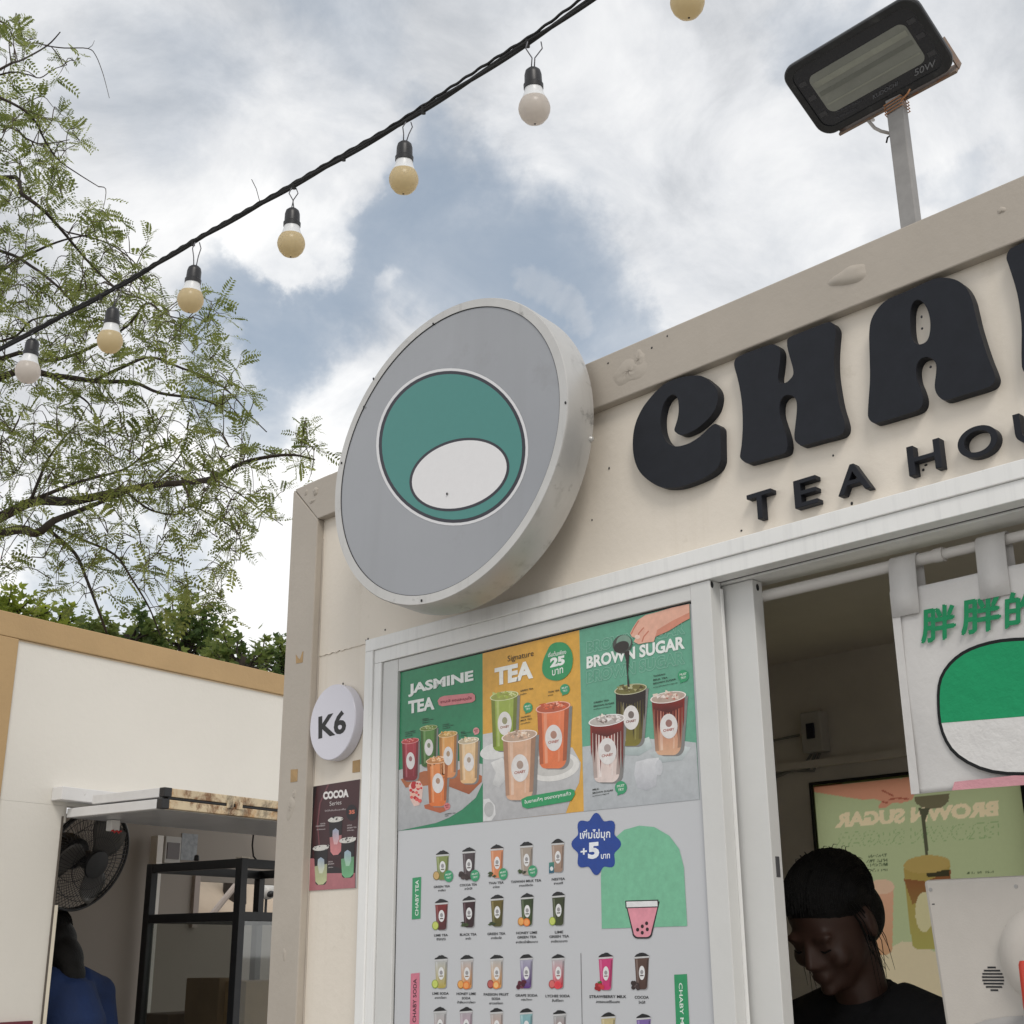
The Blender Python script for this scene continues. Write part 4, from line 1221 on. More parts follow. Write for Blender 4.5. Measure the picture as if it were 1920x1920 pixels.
def build_cocoa_poster():
    yp = .0195
    pt = lambda px, py: onY(px, py, yp)
    S = thing('cocoa_poster', 'small dark maroon cocoa drinks poster under the number disc', 'poster', (.22, .02, 1.85))
    A = lambda x, y: (500 + x / 3.8385, 1420 + y / 3.84)
    pm = print_mat('cocoa_ink', .35)
    a, b, c = pt(*A(325, 212)), pt(*A(673, 158)), pt(*A(290, 962))
    MB().box((a.x, yp - .0006, c.z), (b.x, yp + .0008, a.z)).build('sheet', mat('poster_backing', (.5, .48, .47), .5), S)
    pt2 = lambda px, py: onY(px, py, yp - .0008)
    k = Ink(pt2, (0, -1, 0))
    P = lambda L: [A(*p) for p in L]
    k.poly(P([(325, 212), (673, 158), (640, 835), (300, 725)]), (66, 30, 34), 1, (54, 22, 28))
    k.poly(P([(300, 725), (640, 720), (640, 940), (290, 962)]), (34, 24, 28), 1)
    k.poly(P([(300, 728), (340, 728), (430, 835), (638, 832), (638, 940), (290, 962)]), (176, 112, 116), 1.6, (168, 104, 110))
    k.poly(P([(325, 212), (362, 206), (335, 420), (330, 725), (300, 725)]), (30, 22, 28), 1.4)
    k.poly(P([(440, 195), (452, 193), (390, 330), (372, 480), (384, 640), (376, 640), (362, 480), (380, 330)]), (112, 62, 68), 1.6)
    k.text('COCOA', A(408, 306), A(592, 286), 15, (226, 222, 220), 3, .06)
    k.text('Series', A(455, 350), A(540, 338), 8, (206, 200, 198), 3, .0)
    k.text('โกโก้เข้มข้นสุดฟิน', A(420, 396), A(570, 382), 4.4, (190, 180, 180), 3, .01)
    k.ellipse(*A(614, 398), 10.5, 15, (24, 16, 22), 2.2)
    k.text('35', A(594, 410), A(636, 406), 7.5, (206, 110, 84), 3, .05)
    for wds, lx, ly, rx in (('COCOA', 388, 484, 424), ('STRAWBERRY', 356, 502, 424), ('โกโก้สตรอ', 362, 526, 424), ('COCOA', 580, 496, 616), ('GREEN TEA', 580, 514, 650), ('โกโก้ชาเขียว', 580, 532, 632), ('COCOA', 444, 758, 478), ('BANANA', 444, 774, 488), ('โกโก้กล้วย', 444, 798, 480)):
        k.text(wds, A(lx, ly), A(rx, ly - (rx - lx) * .1), 2.4, (196, 186, 186), 3, .02)
    PRINTS.append((k, 'photo_panel', pm, S))
    for cx, top, bot, w, c2 in ((498, 448, 705, 112, (206, 130, 132)), (392, 652, 918, 118, (190, 196, 150)), (584, 596, 868, 122, (112, 176, 128))):
        k = Ink(pt2, (0, -1, 0))
        f = lambda L: [A(*p) for p in L]
        k.poly(f(cup_shape(cx, top, bot, w * .86, w * .68, -.1)), (24, 18, 22), 2.4, (24, 18, 22))
        lo = top + (bot - top) * .5
        k.poly(f([(cx - w * .385, lo), (cx + w * .385, lo - 18), (cx + w * .35, bot - 30), (cx + w * .15, bot - 4), (cx - w * .15, bot), (cx - w * .33, bot - 24)]), mixc(c2, (60, 50, 50), .25), 2.8, c2)
        k.poly(f([(cx - w * .2, lo - 10), (cx - w * .18, lo - 50), (cx, lo - 66), (cx + w * .2, lo - 50), (cx + w * .22, lo + 10), (cx + w * .1, lo + 50), (cx - w * .1, lo + 50)]), (150, 166, 186), 3.2, mixc(c2, (230, 230, 230), .4))
        p = A(cx, top)
        k.ellipse(*p, w * .5 / 3.84, w * .17 / 3.84, (206, 204, 198), 3.0, R(-8))
        for i in range(14):
            x, y = cx + rnd.uniform(-.4, .4) * w, top + rnd.uniform(-.2, .08) * w
            k.poly(f([(x, y), (x + rnd.uniform(8, 24), y + rnd.uniform(-10, 6)), (x + rnd.uniform(-6, 10), y + rnd.uniform(6, 14))]), rnd.choice([(230, 228, 222), (30, 24, 26), (200, 196, 190), (40, 32, 34)]), 3.4 + i * .02)
        PRINTS.append((k, 'drink_picture', pm, S))


def build_back_poster():
    """Shop poster in the rear window, seen from behind (mirrored), daylight coming through it."""
    yp = KD - .052
    S = thing('rear_window_poster', 'pale green mirrored poster glowing in the rear window inside the kiosk', 'poster', (.7, yp, 1.6))
    pt = lambda px, py: onY(px, py, yp)
    a, b = pt(1524, 1474), pt(1910, 1432)
    pm = print_mat('backlit_ink', .45, trans=.80)
    k = Ink(pt, (0, -1, 0))
    A = lambda x, y: (1440 + x / 4, 1440 + y / 4)
    P = lambda L: [A(*p) for p in L]
    GRN = (184, 194, 148)
    k.poly(P([(336, 138), (1882, 20), (2100, 4000), (320, 4000)]), GRN, 1, (190, 198, 154))
    # forearm and hand
    k.poly(P([(338, 140), (560, 118), (800, 92), (1000, 78), (1090, 60), (1130, 150), (1075, 240), (1000, 262), (930, 262), (880, 300), (820, 298), (850, 250), (800, 232), (700, 236), (500, 205), (345, 180)]), (222, 160, 130), 2, (214, 150, 122))
    for q in ([(850, 165), (900, 190), (940, 212)], [(900, 240), (960, 225), (1055, 232)], [(850, 250), (900, 262)]):
        k.line(P(q), 3, (176, 100, 80), 3)
    k.text('BROWN SUGAR', A(1726, 362), A(500, 450), 30, (240, 220, 180), 4, .06)
    k.text('BROWN SUGAR', A(1726, 520), A(500, 600), 30, (146, 172, 120), 3, .05, outline=.0012)
    dk = (96, 110, 80)
    for wds, rx, ry, lx, ly in (('TAIWAN', 890, 664, 754, 674), ('MILK TEA', 892, 700, 736, 712), ('BROWN SUGAR', 894, 732, 640, 752), ('ชานมไต้หวัน', 896, 772, 690, 786), ('GREEN TEA', 1692, 790, 1488, 798)):
        k.text(wds, A(rx, ry), A(lx, ly), 5.4, dk, 4, .02)
    k.ellipse(*A(560, 690), 15, 15, (140, 170, 116), 2)
    # ladle and syrup
    k.poly(P([(1096, 215), (1360, 190), (1350, 250), (1310, 292), (1250, 305), (1150, 295), (1105, 262)]), (120, 114, 88), 5)
    k.poly(P([(1125, 300), (1215, 300), (1180, 380), (1190, 520), (1205, 690), (1182, 690), (1165, 520), (1150, 380)]), (92, 92, 72), 5)
    # cup with syrup, pink cup behind the head
    k.poly([A(*p) for p in cup_shape(1190, 740, 1360, 350, 230, -.05)], (176, 150, 84), 4, (176, 168, 96))
    k.poly(P([(1015, 830), (1190, 850), (1370, 760), (1365, 840), (1300, 900), (1200, 1000), (1080, 1020)]), (140, 84, 56), 4.5, (150, 116, 70))
    k.ellipse(*A(1190, 722), 44, 17, (186, 160, 96), 5.4, R(-4))
    k.poly(P([(1180, 770), (1360, 760), (1355, 815), (1185, 815)]), (70, 66, 48), 5)
    k.ellipse(*A(1170, 1080), 17, 38, (214, 204, 158), 6)
    k.poly([A(*p) for p in cup_shape(850, 900, 1400, 180, 160, -.05)], (222, 170, 140), 4, (206, 160, 120))
    k.ellipse(*A(850, 890), 24, 14, (226, 190, 160), 5)
    k.poly(P([(920, 1350), (1000, 1300), (1100, 1310), (1300, 1400), (1600, 1460), (1600, 2600), (700, 2600), (700, 1420)]), (222, 206, 170), 2)
    RASTER.append((k, 'sheet', pm, S, 230, 300, (a.x - .003, b.x + .003, 1.24, a.z + .003), KD - .0505, lin(GRN)))


def build_noren():
    yn = .080
    S = thing('door_curtain', 'white cloth banner with green Chinese lettering hanging in the serving window', 'banner', (1.7, yn, 2.0))
    rodm = mat('white_rod', (.60, .58, .555), .45, var=.05)
    R_ = thing('curtain_rod', 'white tension rod across the top of the serving window', 'rod', (1.7, yn, 2.175))
    c1, c2 = onY(1440, 1113, yn), onY(1660, 1068, yn)
    zr = (c1.z + c2.z) / 2
    MB().tube([(1.31, yn, zr), (1.64, yn, zr)], .0098, 16).build('tube', rodm, R_, smooth='auto')
    MB().tube([(1.60, yn, zr), (2.88, yn, zr)], .0082, 16).build('tube', rodm, R_, smooth='auto')
    MB().tube([(1.64, yn, zr), (1.655, yn, zr)], .0112, 16).build('collar', rodm, R_, smooth='auto')
    cl = mat('white_canvas', (.70, .685, .67), .85, var=.04, vscale=10, bump=.35, bscale=14, trans=.18)
    xl, zt, zb = onY(1674, 1142, yn - .013).x, onY(1674, 1110, yn - .013).z, onY(1708, 1490, yn - .013).z
    xr = xl + .46
    wave = lambda x, z: .0022 * math.sin(x * 40 + z * 5) * (1.2 - (z - zb) / (zt - zb)) + .0012 * math.sin(z * 26 + x * 18)
    g = MB()
    nx, nz = 46, 40
    for j in range(nz + 1):
        for i in range(nx + 1):
            x = xl + (xr - xl) * i / nx
            z = zb + (zt - zb) * j / nz
            g.v.append((x + .003 * (1 - j / nz) * math.sin(j * .3), yn - .012 + wave(x, z), z))
    g.f = [(j * (nx + 1) + i, j * (nx + 1) + i + 1, (j + 1) * (nx + 1) + i + 1, (j + 1) * (nx + 1) + i) for j in range(nz) for i in range(nx)]
    o = g.build('cloth', cl, S, smooth=True)
    md = o.modifiers.new('thick', 'SOLIDIFY')
    md.thickness = .0012
    # side hem
    MB().box((xl - .0005, yn - .0166, zb), (xl + .013, yn - .0158, zt)).build('hem', cl, S)
    # loops over the rod
    for px in (1665, 1832, 2000, 2170):
        x0 = onY(px, 1045, yn - .012).x if px < 1900 else xl + .0 + (px - 1665) * .00079
        w = .046
        m = MB()
        pr = [(yn - .0182, zt - .042), (yn - .0170, zt - .004), (yn - .0145, zr - .004)] + [(yn - .0125 * math.cos(a), zr + .0125 * math.sin(a)) for a in [math.pi * i / 8 for i in range(9)]] + [(yn + .0125, zt - .03)]
        for (y, z) in pr:
            m.v += [(x0, y, z), (x0 + w, y, z)]
        m.f = [(2 * i, 2 * i + 1, 2 * i + 3, 2 * i + 2) for i in range(len(pr) - 1)]
        o = m.build('loop', cl, S, smooth=True)
        md = o.modifiers.new('thick', 'SOLIDIFY')
        md.thickness = .0014
    pt = lambda px, py: onY(px, py, yn - .0168)
    k = Ink(pt, (0, -1, 0))
    GRN = (30, 134, 88)
    A = lambda x, y: (1300 + x / 3.0968, 960 + y / 3.0968)
    k.text('胖', A(1326, 762), A(1520, 726), 62, GRN, 2, .0)
    k.text('胖', A(1558, 714), A(1782, 678), 64, GRN, 2, .0)
    k.text('的', A(1812, 676), A(2010, 650), 64, GRN, 2, .0)
    for dx, dy, ly in ((4.5, 0, 2.4), (2, -2.5, 2.8), (2.4, 2.5, 3.2), (6.5, -1, 3.6)):      # heavy strokes
        for ch, lb, rb, hh in (('胖', A(1322, 762), A(1514, 726), 62), ('胖', A(1554, 714), A(1776, 678), 64), ('的', A(1808, 676), A(2004, 650), 64)):
            k.text(ch, (lb[0] + dx * .8 - 1, lb[1] + dy * .8), (rb[0] + dx * .8 - 1, rb[1] + dy * .8), hh, GRN, ly, 0.0)
    # plain two-tone emblem in the banner's colours
    bl = [(1757, 1320), (1762, 1270), (1790, 1232), (1835, 1208), (1900, 1196), (1990, 1200), (2060, 1240), (2085, 1310), (2080, 1380), (2040, 1430), (1950, 1452), (1860, 1450), (1795, 1420), (1765, 1375)]
    k.poly(smooth_loop(bl), (24, 26, 28), 2)
    cx, cy = 1920, 1326
    k.poly(smooth_loop([(cx + (x - cx) * .965, cy + (y - cy) * .95) for x, y in bl]), (214, 212, 210), 3)
    up = smooth_loop([(cx + (x - cx) * .965, cy + (y - cy) * .95) for x, y in bl])
    up = [(x, min(y, 1345 - .08 * (x - 1900))) for x, y in up]
    k.poly(up, (26, 146, 96), 4)
    k.poly([(1790, 1466), (1920, 1452), (2090, 1440), (2090, 1462), (1920, 1472), (1785, 1482)], (206, 150, 158), 2)
    PRINTS.append((k, 'print', print_mat('cloth_ink', .85, bump=.3, grain=.03), S))


build_menu()
build_cocoa_poster()
build_back_poster()
build_noren()
flush_text()
for k_, nm, pm_, par in PRINTS:
    k_.build(nm, pm_, par)
for a_ in RASTER:
    build_raster(*a_)


# ================================================================== STRING LIGHTS
def build_string_lights():
    # bulb centres in the photo and their distance, from the 60 mm globe
    B = [(52, 697, 3.30), (206, 640, 3.22), (357, 563, 3.12), (546, 458, 2.95), (757, 338, 2.76), (1002, 205, 2.54), (1289, 5, 2.36)]
    top = [(66, 622), (222, 540), (370, 452), (551, 350), (766, 226), (1002, 75), (1282, -118)]
    glass_w = mat('bulb_opal', (.80, .69, .47), .25, var=.03, vscale=20, trans=.62, spec=.5)
    glass_n = mat('bulb_opal_cool', (.80, .75, .70), .25, var=.03, vscale=20, trans=.62, spec=.5)
    neck_m = mat('bulb_neck', (.70, .71, .72), .35, var=.03)
    # steel rope and the two-core lamp cable lashed to it
    node = [dep(-260, 796, 3.62)] + [dep(px, py, d) for (px, py), (_, _, d) in zip(top, B)] + [dep(1560, -310, 2.2)]
    cab = thing('festoon_cable', 'black twisted festoon cable running diagonally across the sky', 'cable', node[4])
    def spline(P, n):
        o = []
        for i in range(len(P) - 1):
            p0, p1, p2, p3 = P[max(i - 1, 0)], P[i], P[i + 1], P[min(i + 2, len(P) - 1)]
            for k in range(n):
                t = k / n
                o.append(.5 * (2 * p1 + (p2 - p0) * t + (2 * p0 - 5 * p1 + 4 * p2 - p3) * t * t + (3 * p1 - p0 - 3 * p2 + p3) * t ** 3))
        return o + [P[-1]]
    base = spline(node, 40)
    for ph in (0, math.pi):
        m = MB()
        pts = [p + Vector((0, 0, .0035)) + Fu * (.0026 * math.sin(i * .13 + ph)) + Fr * (.0026 * math.cos(i * .13 + ph)) * .6 for i, p in enumerate(base)]
        m.tube(pts, .0043, 7)
        m.build('cable_core', BLACKR, cab, smooth=True)
    # support rope a little above, parting from the cable towards the right
    pts = []
    for i, p in enumerate(base):
        t = i / (len(base) - 1)
        gap = .004 + .020 * max(0, (t - .45) / .55) ** 1.2 * (0.45 + .55 * abs(math.sin(t * 21)))
        pts.append(p + Fu * (gap + .004) + Vector((0, 0, .0015 * math.sin(i * 1.3))))
    MB().tube(pts, .0031, 6).build('support_rope', BLACKR, cab, smooth=True)
    # cable ties
    for idx in (70, 118, 160, 178, 205, 238):
        if idx < len(base):
            p = base[idx]
            MB().tube([p + Fu * .010, p - Fu * .006], .0048, 8).build('cable_tie', BLACKR, cab)
    p = dep(487, 378, 3.0)
    MB().tube([p, p - Fr * .008 + Fu * .030, p - Fr * .019 + Fu * .052], .0009, 5).build('tie_tail', BLACKR, cab)
    words = ['lowest one at the left edge', 'second from the left edge, before the leaves', 'third from the left, at the edge of the tree', 'fourth from the left, right of the tree',
             'fifth from the left, against the blue gap', 'sixth from the left, largest whole one', 'cut off by the upper edge beside the floodlight']
    for i, ((px, py, d), (tx, ty), wd_) in enumerate(zip(B, top, words)):
        c = dep(px, py, d)
        tp = dep(tx, ty, d)
        # each lamp hangs nearly plumb
        ax = (Vector((0, 0, 1)) + (tp - c).normalized() * .35 + Vector((rnd.uniform(-.05, .05), rnd.uniform(-.05, .05), 0))).normalized()
        warm = i in (1, 2, 3, 4, 6)
        T = thing('festoon_bulb', 'unlit %s festoon bulb, %s' % ('warm opal' if warm else 'white opal', wd_), 'light bulb', c, 'bulbs along the festoon cable')
        r_ = .0318
        prof = [(.0005, -r_), (r_ * .30, -r_ * .95), (r_ * .60, -r_ * .80), (r_ * .85, -r_ * .50), (r_ * .98, -r_ * .15), (r_, r_ * .08), (r_ * .965, r_ * .30), (r_ * .88, r_ * .52), (r_ * .79, r_ * .68)]
        MB().lathe(prof, c, ax, 32).build('globe', glass_w if warm else glass_n, T, smooth='auto')
        MB().lathe([(r_ * .79, r_ * .675), (r_ * .70, r_ * .88), (r_ * .62, r_ * 1.10), (r_ * .57, r_ * 1.35), (r_ * .55, r_ * 1.6)], c, ax, 32).build('neck', neck_m, T, smooth='auto')
        MB().ell(c - ax * r_, .0022, .0022, .0016, seg=8, ring=5).build('tip', BLACKP, T)
        MB().lathe([(.0150, r_ * 1.40), (.0196, r_ * 1.42), (.0200, r_ * 1.70), (.0178, r_ * 1.78), (.0172, r_ * 2.4), (.0150, r_ * 2.66), (.0095, r_ * 2.82), (.004, r_ * 2.86)], c, ax, 24).build('socket', BLACKP, T, smooth='auto')
        a = c + ax * (r_ * 2.82)
        for s in (-1, 1):
            sw = Fr * (.006 * s)
            e = tp + Fr * (.013 * s if i >= 5 else .005 * s) - Fu * .003
            mid1 = a.lerp(e, .4) - sw * (.4 if i % 2 else -.6)
            mid2 = a.lerp(e, .75) + sw * 1.1
            MB().tube([a + sw * .5, mid1, mid2, e], .0013, 6).build('lead_wire', mat('grey_wire', (.20, .20, .22), .5), T, smooth=True)


build_string_lights()


# ================================================================== FLOODLIGHT
def build_floodlight():
    d1 = Vector((math.cos(-.043), math.sin(-.043), 0))
    b = Vector((-math.sin(-.043), math.cos(-.043), 0))
    d2 = Vector((0, 0, 1)) * math.cos(-1.003) + b * math.sin(-1.003)
    n = d1.cross(d2)
    k = 1.10
    c = CAM + (Vector((1.765, -.202, 2.855)) - CAM) * k
    W, H = .235 * k, .130 * k
    T = thing('floodlight', 'black rectangular LED floodlight on a grey square post on the kiosk roof', 'floodlight', (1.70, .02, 2.70))

    def rr(w, h, r, z, seg=7):
        o = []
        for sx, sy, a0 in ((1, 1, 0), (-1, 1, 90), (-1, -1, 180), (1, -1, 270)):
            for i in range(seg + 1):
                a = R(a0 + 90 * i / seg)
                o.append(c + d1 * (sx * (w / 2 - r) + r * math.cos(a)) + d2 * (sy * (h / 2 - r) + r * math.sin(a)) + n * z)
        return o

    def loft(rings, name, m, cap0=True, cap1=True):
        mb = MB()
        q = len(rings[0])
        for rg in rings:
            mb.v += [tuple(p) for p in rg]
        mb.f = [(i * q + j, i * q + (j + 1) % q, (i + 1) * q + (j + 1) % q, (i + 1) * q + j) for i in range(len(rings) - 1) for j in range(q)]
        if cap0:
            mb.f.append(tuple(range(q)))
        if cap1:
            mb.f.append(tuple((len(rings) - 1) * q + j for j in range(q)))
        return mb.build(name, m, T, smooth='auto')
    house = mat('black_die_cast', (.020, .021, .023), .45, var=.25, vscale=30, dirt=((.10, .10, .095), 30, .6, .5))
    loft([rr(W * .82, H * .80, .02, -.030), rr(W * .95, H * .93, .024, -.020), rr(W, H, .026, -.006), rr(W, H, .026, .0), rr(W * .985, H * .975, .025, .0025), rr(W * .90, H * .83, .020, .0025), rr(W * .895, H * .82, .019, -.0015)], 'housing', house)
    loft([rr(W * .893, H * .818, .018, -.0012), rr(W * .893, H * .818, .018, .0002)], 'cover_glass', mat('black_print_glass', (.012, .013, .018), .08, var=.1, coat=.4))
    # reflector window showing through the printed glass
    refl = mat('floodlight_reflector', (.235, .245, .215), .28, .0, var=.10, vscale=16, dirt=((.34, .34, .30), 55, .6, .45), coat=.3)
    loft([rr(W * .72, H * .53, .013, .0003), rr(W * .72, H * .53, .013, .0009)], 'reflector_window', refl)
    band = mat('reflector_band', (.30, .31, .26), .3, var=.12, vscale=30, coat=.3)
    for y0, y1, mm in ((.10, .17, band), (-.02, .035, mat('reflector_band_dark', (.17, .18, .155), .3, var=.1, coat=.3)), (-.155, -.135, band)):
        q = [c + d1 * (sx * W * .345) + d2 * (H * y) + n * .0012 for sx, y in ((-1, y0), (1, y0), (1, y1), (-1, y1))]
        MB().prism(q, n * .0002).build('reflector_facet', mm, T)
    # clips behind the glass
    for sx in (-1, 1):
        for y in (-.22, .02, .22):
            MB().obox(c, d1, d2, n, (sx * W * .405 - .007, H * y - .004, .0003), (sx * W * .405 + .007, H * y + .004, .0008)).build('clip', mat('dark_grey_clip', (.05, .05, .055), .3), T)
    inkp = Ink(lambda px, py: onP(px, py, c + n * .0012, n), n)
    inkp.text('50W', (1715, 143), (1754, 124), 13, (120, 122, 126), 1, .01)
    inkp.text('KUDOCHI', (1637, 186), (1683, 160), 8, (104, 106, 112), 1, .012)
    inkp.text('AC 85-265V 50/60HZ', (1568, 212), (1616, 190), 4, (84, 86, 92), 1, .0)
    inkp.text('IP67 6500K OUTDOOR', (1568, 223), (1606, 206), 4, (84, 86, 92), 1, .0)
    flush_text()
    inkp.build('lettering', print_mat('flood_ink', .4), T)
    # U bracket, post, wire lashing, cable
    brk = mat('rusty_bracket', (.23, .17, .13), .6, .3, var=.25, vscale=40, rust=[((.25, .10, .04), 60, .52, .8)])
    e0 = c - d2 * (H / 2 + .006) - n * .012
    MB().obox(e0, d1, d2, n, (-W * .40, -.004, -.02), (W * .47, .001, .012)).build('bracket', brk, T, bevel=.001)
    for sx in (-.40, .47):
        MB().obox(e0, d1, d2, n, (sx * W - .0012, -.004, -.02), (sx * W + .0012, .05, .0)).build('bracket_arm', brk, T)
    px0, px1 = 1.687, 1.7155
    MB().box((px0, .002, 2.690), (px1, .021, e0.z + .012)).build('post', STEEL, T, bevel=.0012)
    cop = mat('copper_lashing', (.45, .22, .11), .4, .7, var=.2, vscale=60)
    for i in range(4):
        z = e0.z - .014 - .006 * i
        MB().tube([(px0 - .002, .0, z), (px1 + .002, -.0004, z + .004), (px1 + .003, .023, z + .001), (px0 - .003, .023, z - .002), (px0 - .002, .0, z + .001)], .0011, 6).build('lashing_wire', cop, T)
    MB().tube([(px1 + .001, .0, e0.z - .02), (px1 + .016, -.004, e0.z - .016), (px1 + .020, -.003, e0.z - .010)], .0016, 6).build('lashing_wire', cop, T)
    cb = mat('grey_flex', (.42, .40, .38), .5)
    p0, p1, p2, p3 = (onP(*q, e0, Vector((0, 1, 0))) for q in ((1627, 225), (1640, 240), (1652, 246), (1668, 246)))
    MB().tube([p0 + Vector((0, .02, .01)), p0, p1, p2, p3 + Vector((0, .012, 0))], .0030, 8).build('power_flex', cb, T, smooth=True)
    MB().tube([p3 + Vector((0, .01, 0)), onY(1664, 258, .012), onY(1662, 268, .014)], .0016, 6).build('flex_tail', BLACKR, T)
    return T


build_floodlight()


# ================================================================== LEFT-HAND STALL
LW = Vector((math.cos(R(101.12)), math.sin(R(101.12)), 0))       # along its front, away from us
LO = Vector((LW.y, -LW.x, 0))                                    # out of its front
LP0 = Vector((-1.6373, -.0392, 0))
ZV = Vector((0, 0, 1))


def L(a, o, z):
    return LP0 + LW * a + LO * o + ZV * z


def Lq(px, py, off=0.0):           # photo pixel -> (a, z) on a plane parallel to the stall front
    p = onP(px, py, LP0 + LO * off, LO)
    d = p - LP0
    return d.dot(LW), p.z


def Lbox(name, a, b, m, parent, bevel=0.0):
    return MB().obox(LP0, LW, LO, ZV, a, b).build(name, m, parent, bevel=bevel)


stall = thing('food_stall', 'white food stall with tan trim and propped hatch, left of the kiosk', 'stall', tuple(L(0, 0, 0)))


def build_stall():
    S = stall
    A1 = 2.3
    Lbox('top_rail', (-.9, -.05, 2.6165), (A1, 0, 2.70), TAN, S, .003)
    Lbox('corner_post', (-.14, -.05, 0), (.0865, -.0005, 2.616), TAN, S, .003)
    MB().tube([L(.088, -.0108, .3), L(.088, -.0108, 2.612)], .0035, 6).build('edge_bead', mat('pale_bead', (.70, .58, .42), .6), S)
    MB().tube([L(.09, -.0108, 2.6135), L(A1, -.0108, 2.6135)], .003, 6).build('edge_bead', mat('pale_bead', (.7, .58, .42), .6), S)
    Lbox('wall_panel', (.087, -.05, 2.085), (A1, -.0108, 2.616), WALLW, S)
    Lbox('wall_panel', (.087, -.05, 0), (.338, -.0110, 2.0845), WALLW, S)
    Lbox('wall_panel', (.338, -.05, 2.03), (.352, -.0111, 2.0845), WALLW, S)
    Lbox('wall_panel', (.338, -.05, 0), (A1, -.0112, .95), WALLW, S)
    Lbox('jamb_board', (.338, -.10, .9), (.352, -.004, 1.762), mat('cream_board', (.72, .66, .54), .6, var=.06), S, .001)
    Lbox('jamb_board', (.334, -.0105, .9), (.3375, -.0035, 2.05), mat('dark_seam', (.10, .085, .07), .7), S)
    Lbox('side_wall', (-.139, -1.75, 0), (-.10, -.051, 2.66), WALLW, S)
    Lbox('roof_sheet', (-.13, -1.75, 2.66), (A1, -.051, 2.70), TAN, S)
    Lbox('counter', (.352, -.55, .92), (A1, -.02, .955), mat('stall_counter', (.3, .3, .3), .4, .3), S)
    # lintel channel
    a, z = Lq(103, 1477, .045)
    Lbox('lintel_channel', (.285, -.01, 2.098), (.95, .045, 2.142), mat('white_channel', (.70, .69, .68), .5, var=.04, dirt=((.3, .27, .22), 25, .64, .5)), S, .002)
    # far wall: open above, with a window
    FO = -1.45
    wa, wz1 = Lq(371, 1652, FO)
    wb, _ = Lq(560, 1652, FO)
    _, wz0 = Lq(372, 1732, FO)
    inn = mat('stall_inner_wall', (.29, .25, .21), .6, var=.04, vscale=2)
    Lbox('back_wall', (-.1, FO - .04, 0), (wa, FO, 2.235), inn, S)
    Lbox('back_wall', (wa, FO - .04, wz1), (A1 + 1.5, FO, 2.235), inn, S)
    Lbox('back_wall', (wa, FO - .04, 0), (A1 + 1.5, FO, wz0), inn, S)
    Lbox('window_reveal', (wa - .035, FO, wz0 - .02), (wa, FO + .02, wz1 + .03), mat('pinkish_frame', (.42, .35, .31), .6), S)
    # pale post by the wall
    pa, _ = Lq(297, 1600, FO + .1)
    Lbox('pale_post', (pa - .018, FO + .06, .3), (pa + .018, FO + .11, 2.16), mat('white_post', (.80, .76, .70), .5, dirt=((.4, .25, .15), 30, .62, .5)), S)
    # ---- hatch of two hinged leaves, swung up and out
    hw = mat('hatch_white', (.66, .655, .65), .5, var=.05, vscale=20, dirt=((.3, .28, .25), 40, .62, .4))
    rust = mat('hatch_rust', (.68, .56, .38), .42, .25, var=.12, vscale=10, rust=[((.50, .26, .09), 6, .50, .8), ((.20, .085, .03), 9, .53, .9), ((.03, .02, .016), 4.5, .545, .92)])
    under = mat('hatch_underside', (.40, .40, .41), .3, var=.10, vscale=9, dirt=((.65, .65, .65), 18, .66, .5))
    for nm, a0, o0, z0, z1 in (('lower', .345, .0, 2.0455, 2.076), ('upper', .352, .12, 2.083, 2.1125)):
        lf = Lbox('hatch_leaf', (a0, o0, z0), (2.0, .455, z1), hw, S, .002)
        Lbox('edge_trim', (a0 + .03, .4552, z0 + .001), (2.0, .480, z1 - .001), rust, lf, .002)
        Lbox('corner_cap', (a0 - .002, .4553, z0), (a0 + .0295, .481, z1), BLACKP, lf, .002)
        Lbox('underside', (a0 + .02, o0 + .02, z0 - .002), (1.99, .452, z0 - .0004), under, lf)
    Lbox('hinge_strip', (.37, .47, 2.0768), (2.0, .4795, 2.0822), GASK, S)
    for hp in (.62, .66, 1.2):
        Lbox('hinge', (hp, .479, 2.068), (hp + .03, .484, 2.092), rust, S, .001)
    # electrical box, notices
    e0, e1 = Lq(304, 1568, FO + .03), Lq(330, 1620, FO + .03)
    Lbox('meter_box', (e0[0], FO + .001, e1[1]), (e1[0], FO + .06, e0[1]), mat('grey_box', (.45, .43, .40), .5), S, .004)
    Lbox('meter_window', (e0[0] + .012, FO + .0602, e1[1] + .02), (e1[0] - .012, FO + .064, e0[1] - .03), mat('smoked_window', (.07, .05, .045), .2), S)
    n0, n1 = Lq(342, 1562, FO + .004), Lq(368, 1614, FO + .004)
    Lbox('notice', (n0[0], FO + .001, n1[1]), (n1[0], FO + .004, n0[1]), mat('grey_notice', (.25, .26, .27), .4, var=.3, vscale=40), S)
    # black flex by the ceiling
    q = [Lq(476, 1556, -.4), Lq(473, 1585, -.4), Lq(475, 1605, -.4), Lq(482, 1614, -.4)]
    MB().tube([L(a, -.4, z) for a, z in q], .004, 6).build('hanging_flex', BLACKR, S, smooth=True)
    # maroon board low on the wall
    ma, mz = Lq(62, 1914, .004)
    B = Lbox('maroon_board', (-.3, -.0105, 1.0), (ma, .004, mz), mat('maroon_panel', (.13, .016, .03), .4), None)
    tag(B, 'dark maroon board low on the white stall wall at the lower left', 'board')


build_stall()


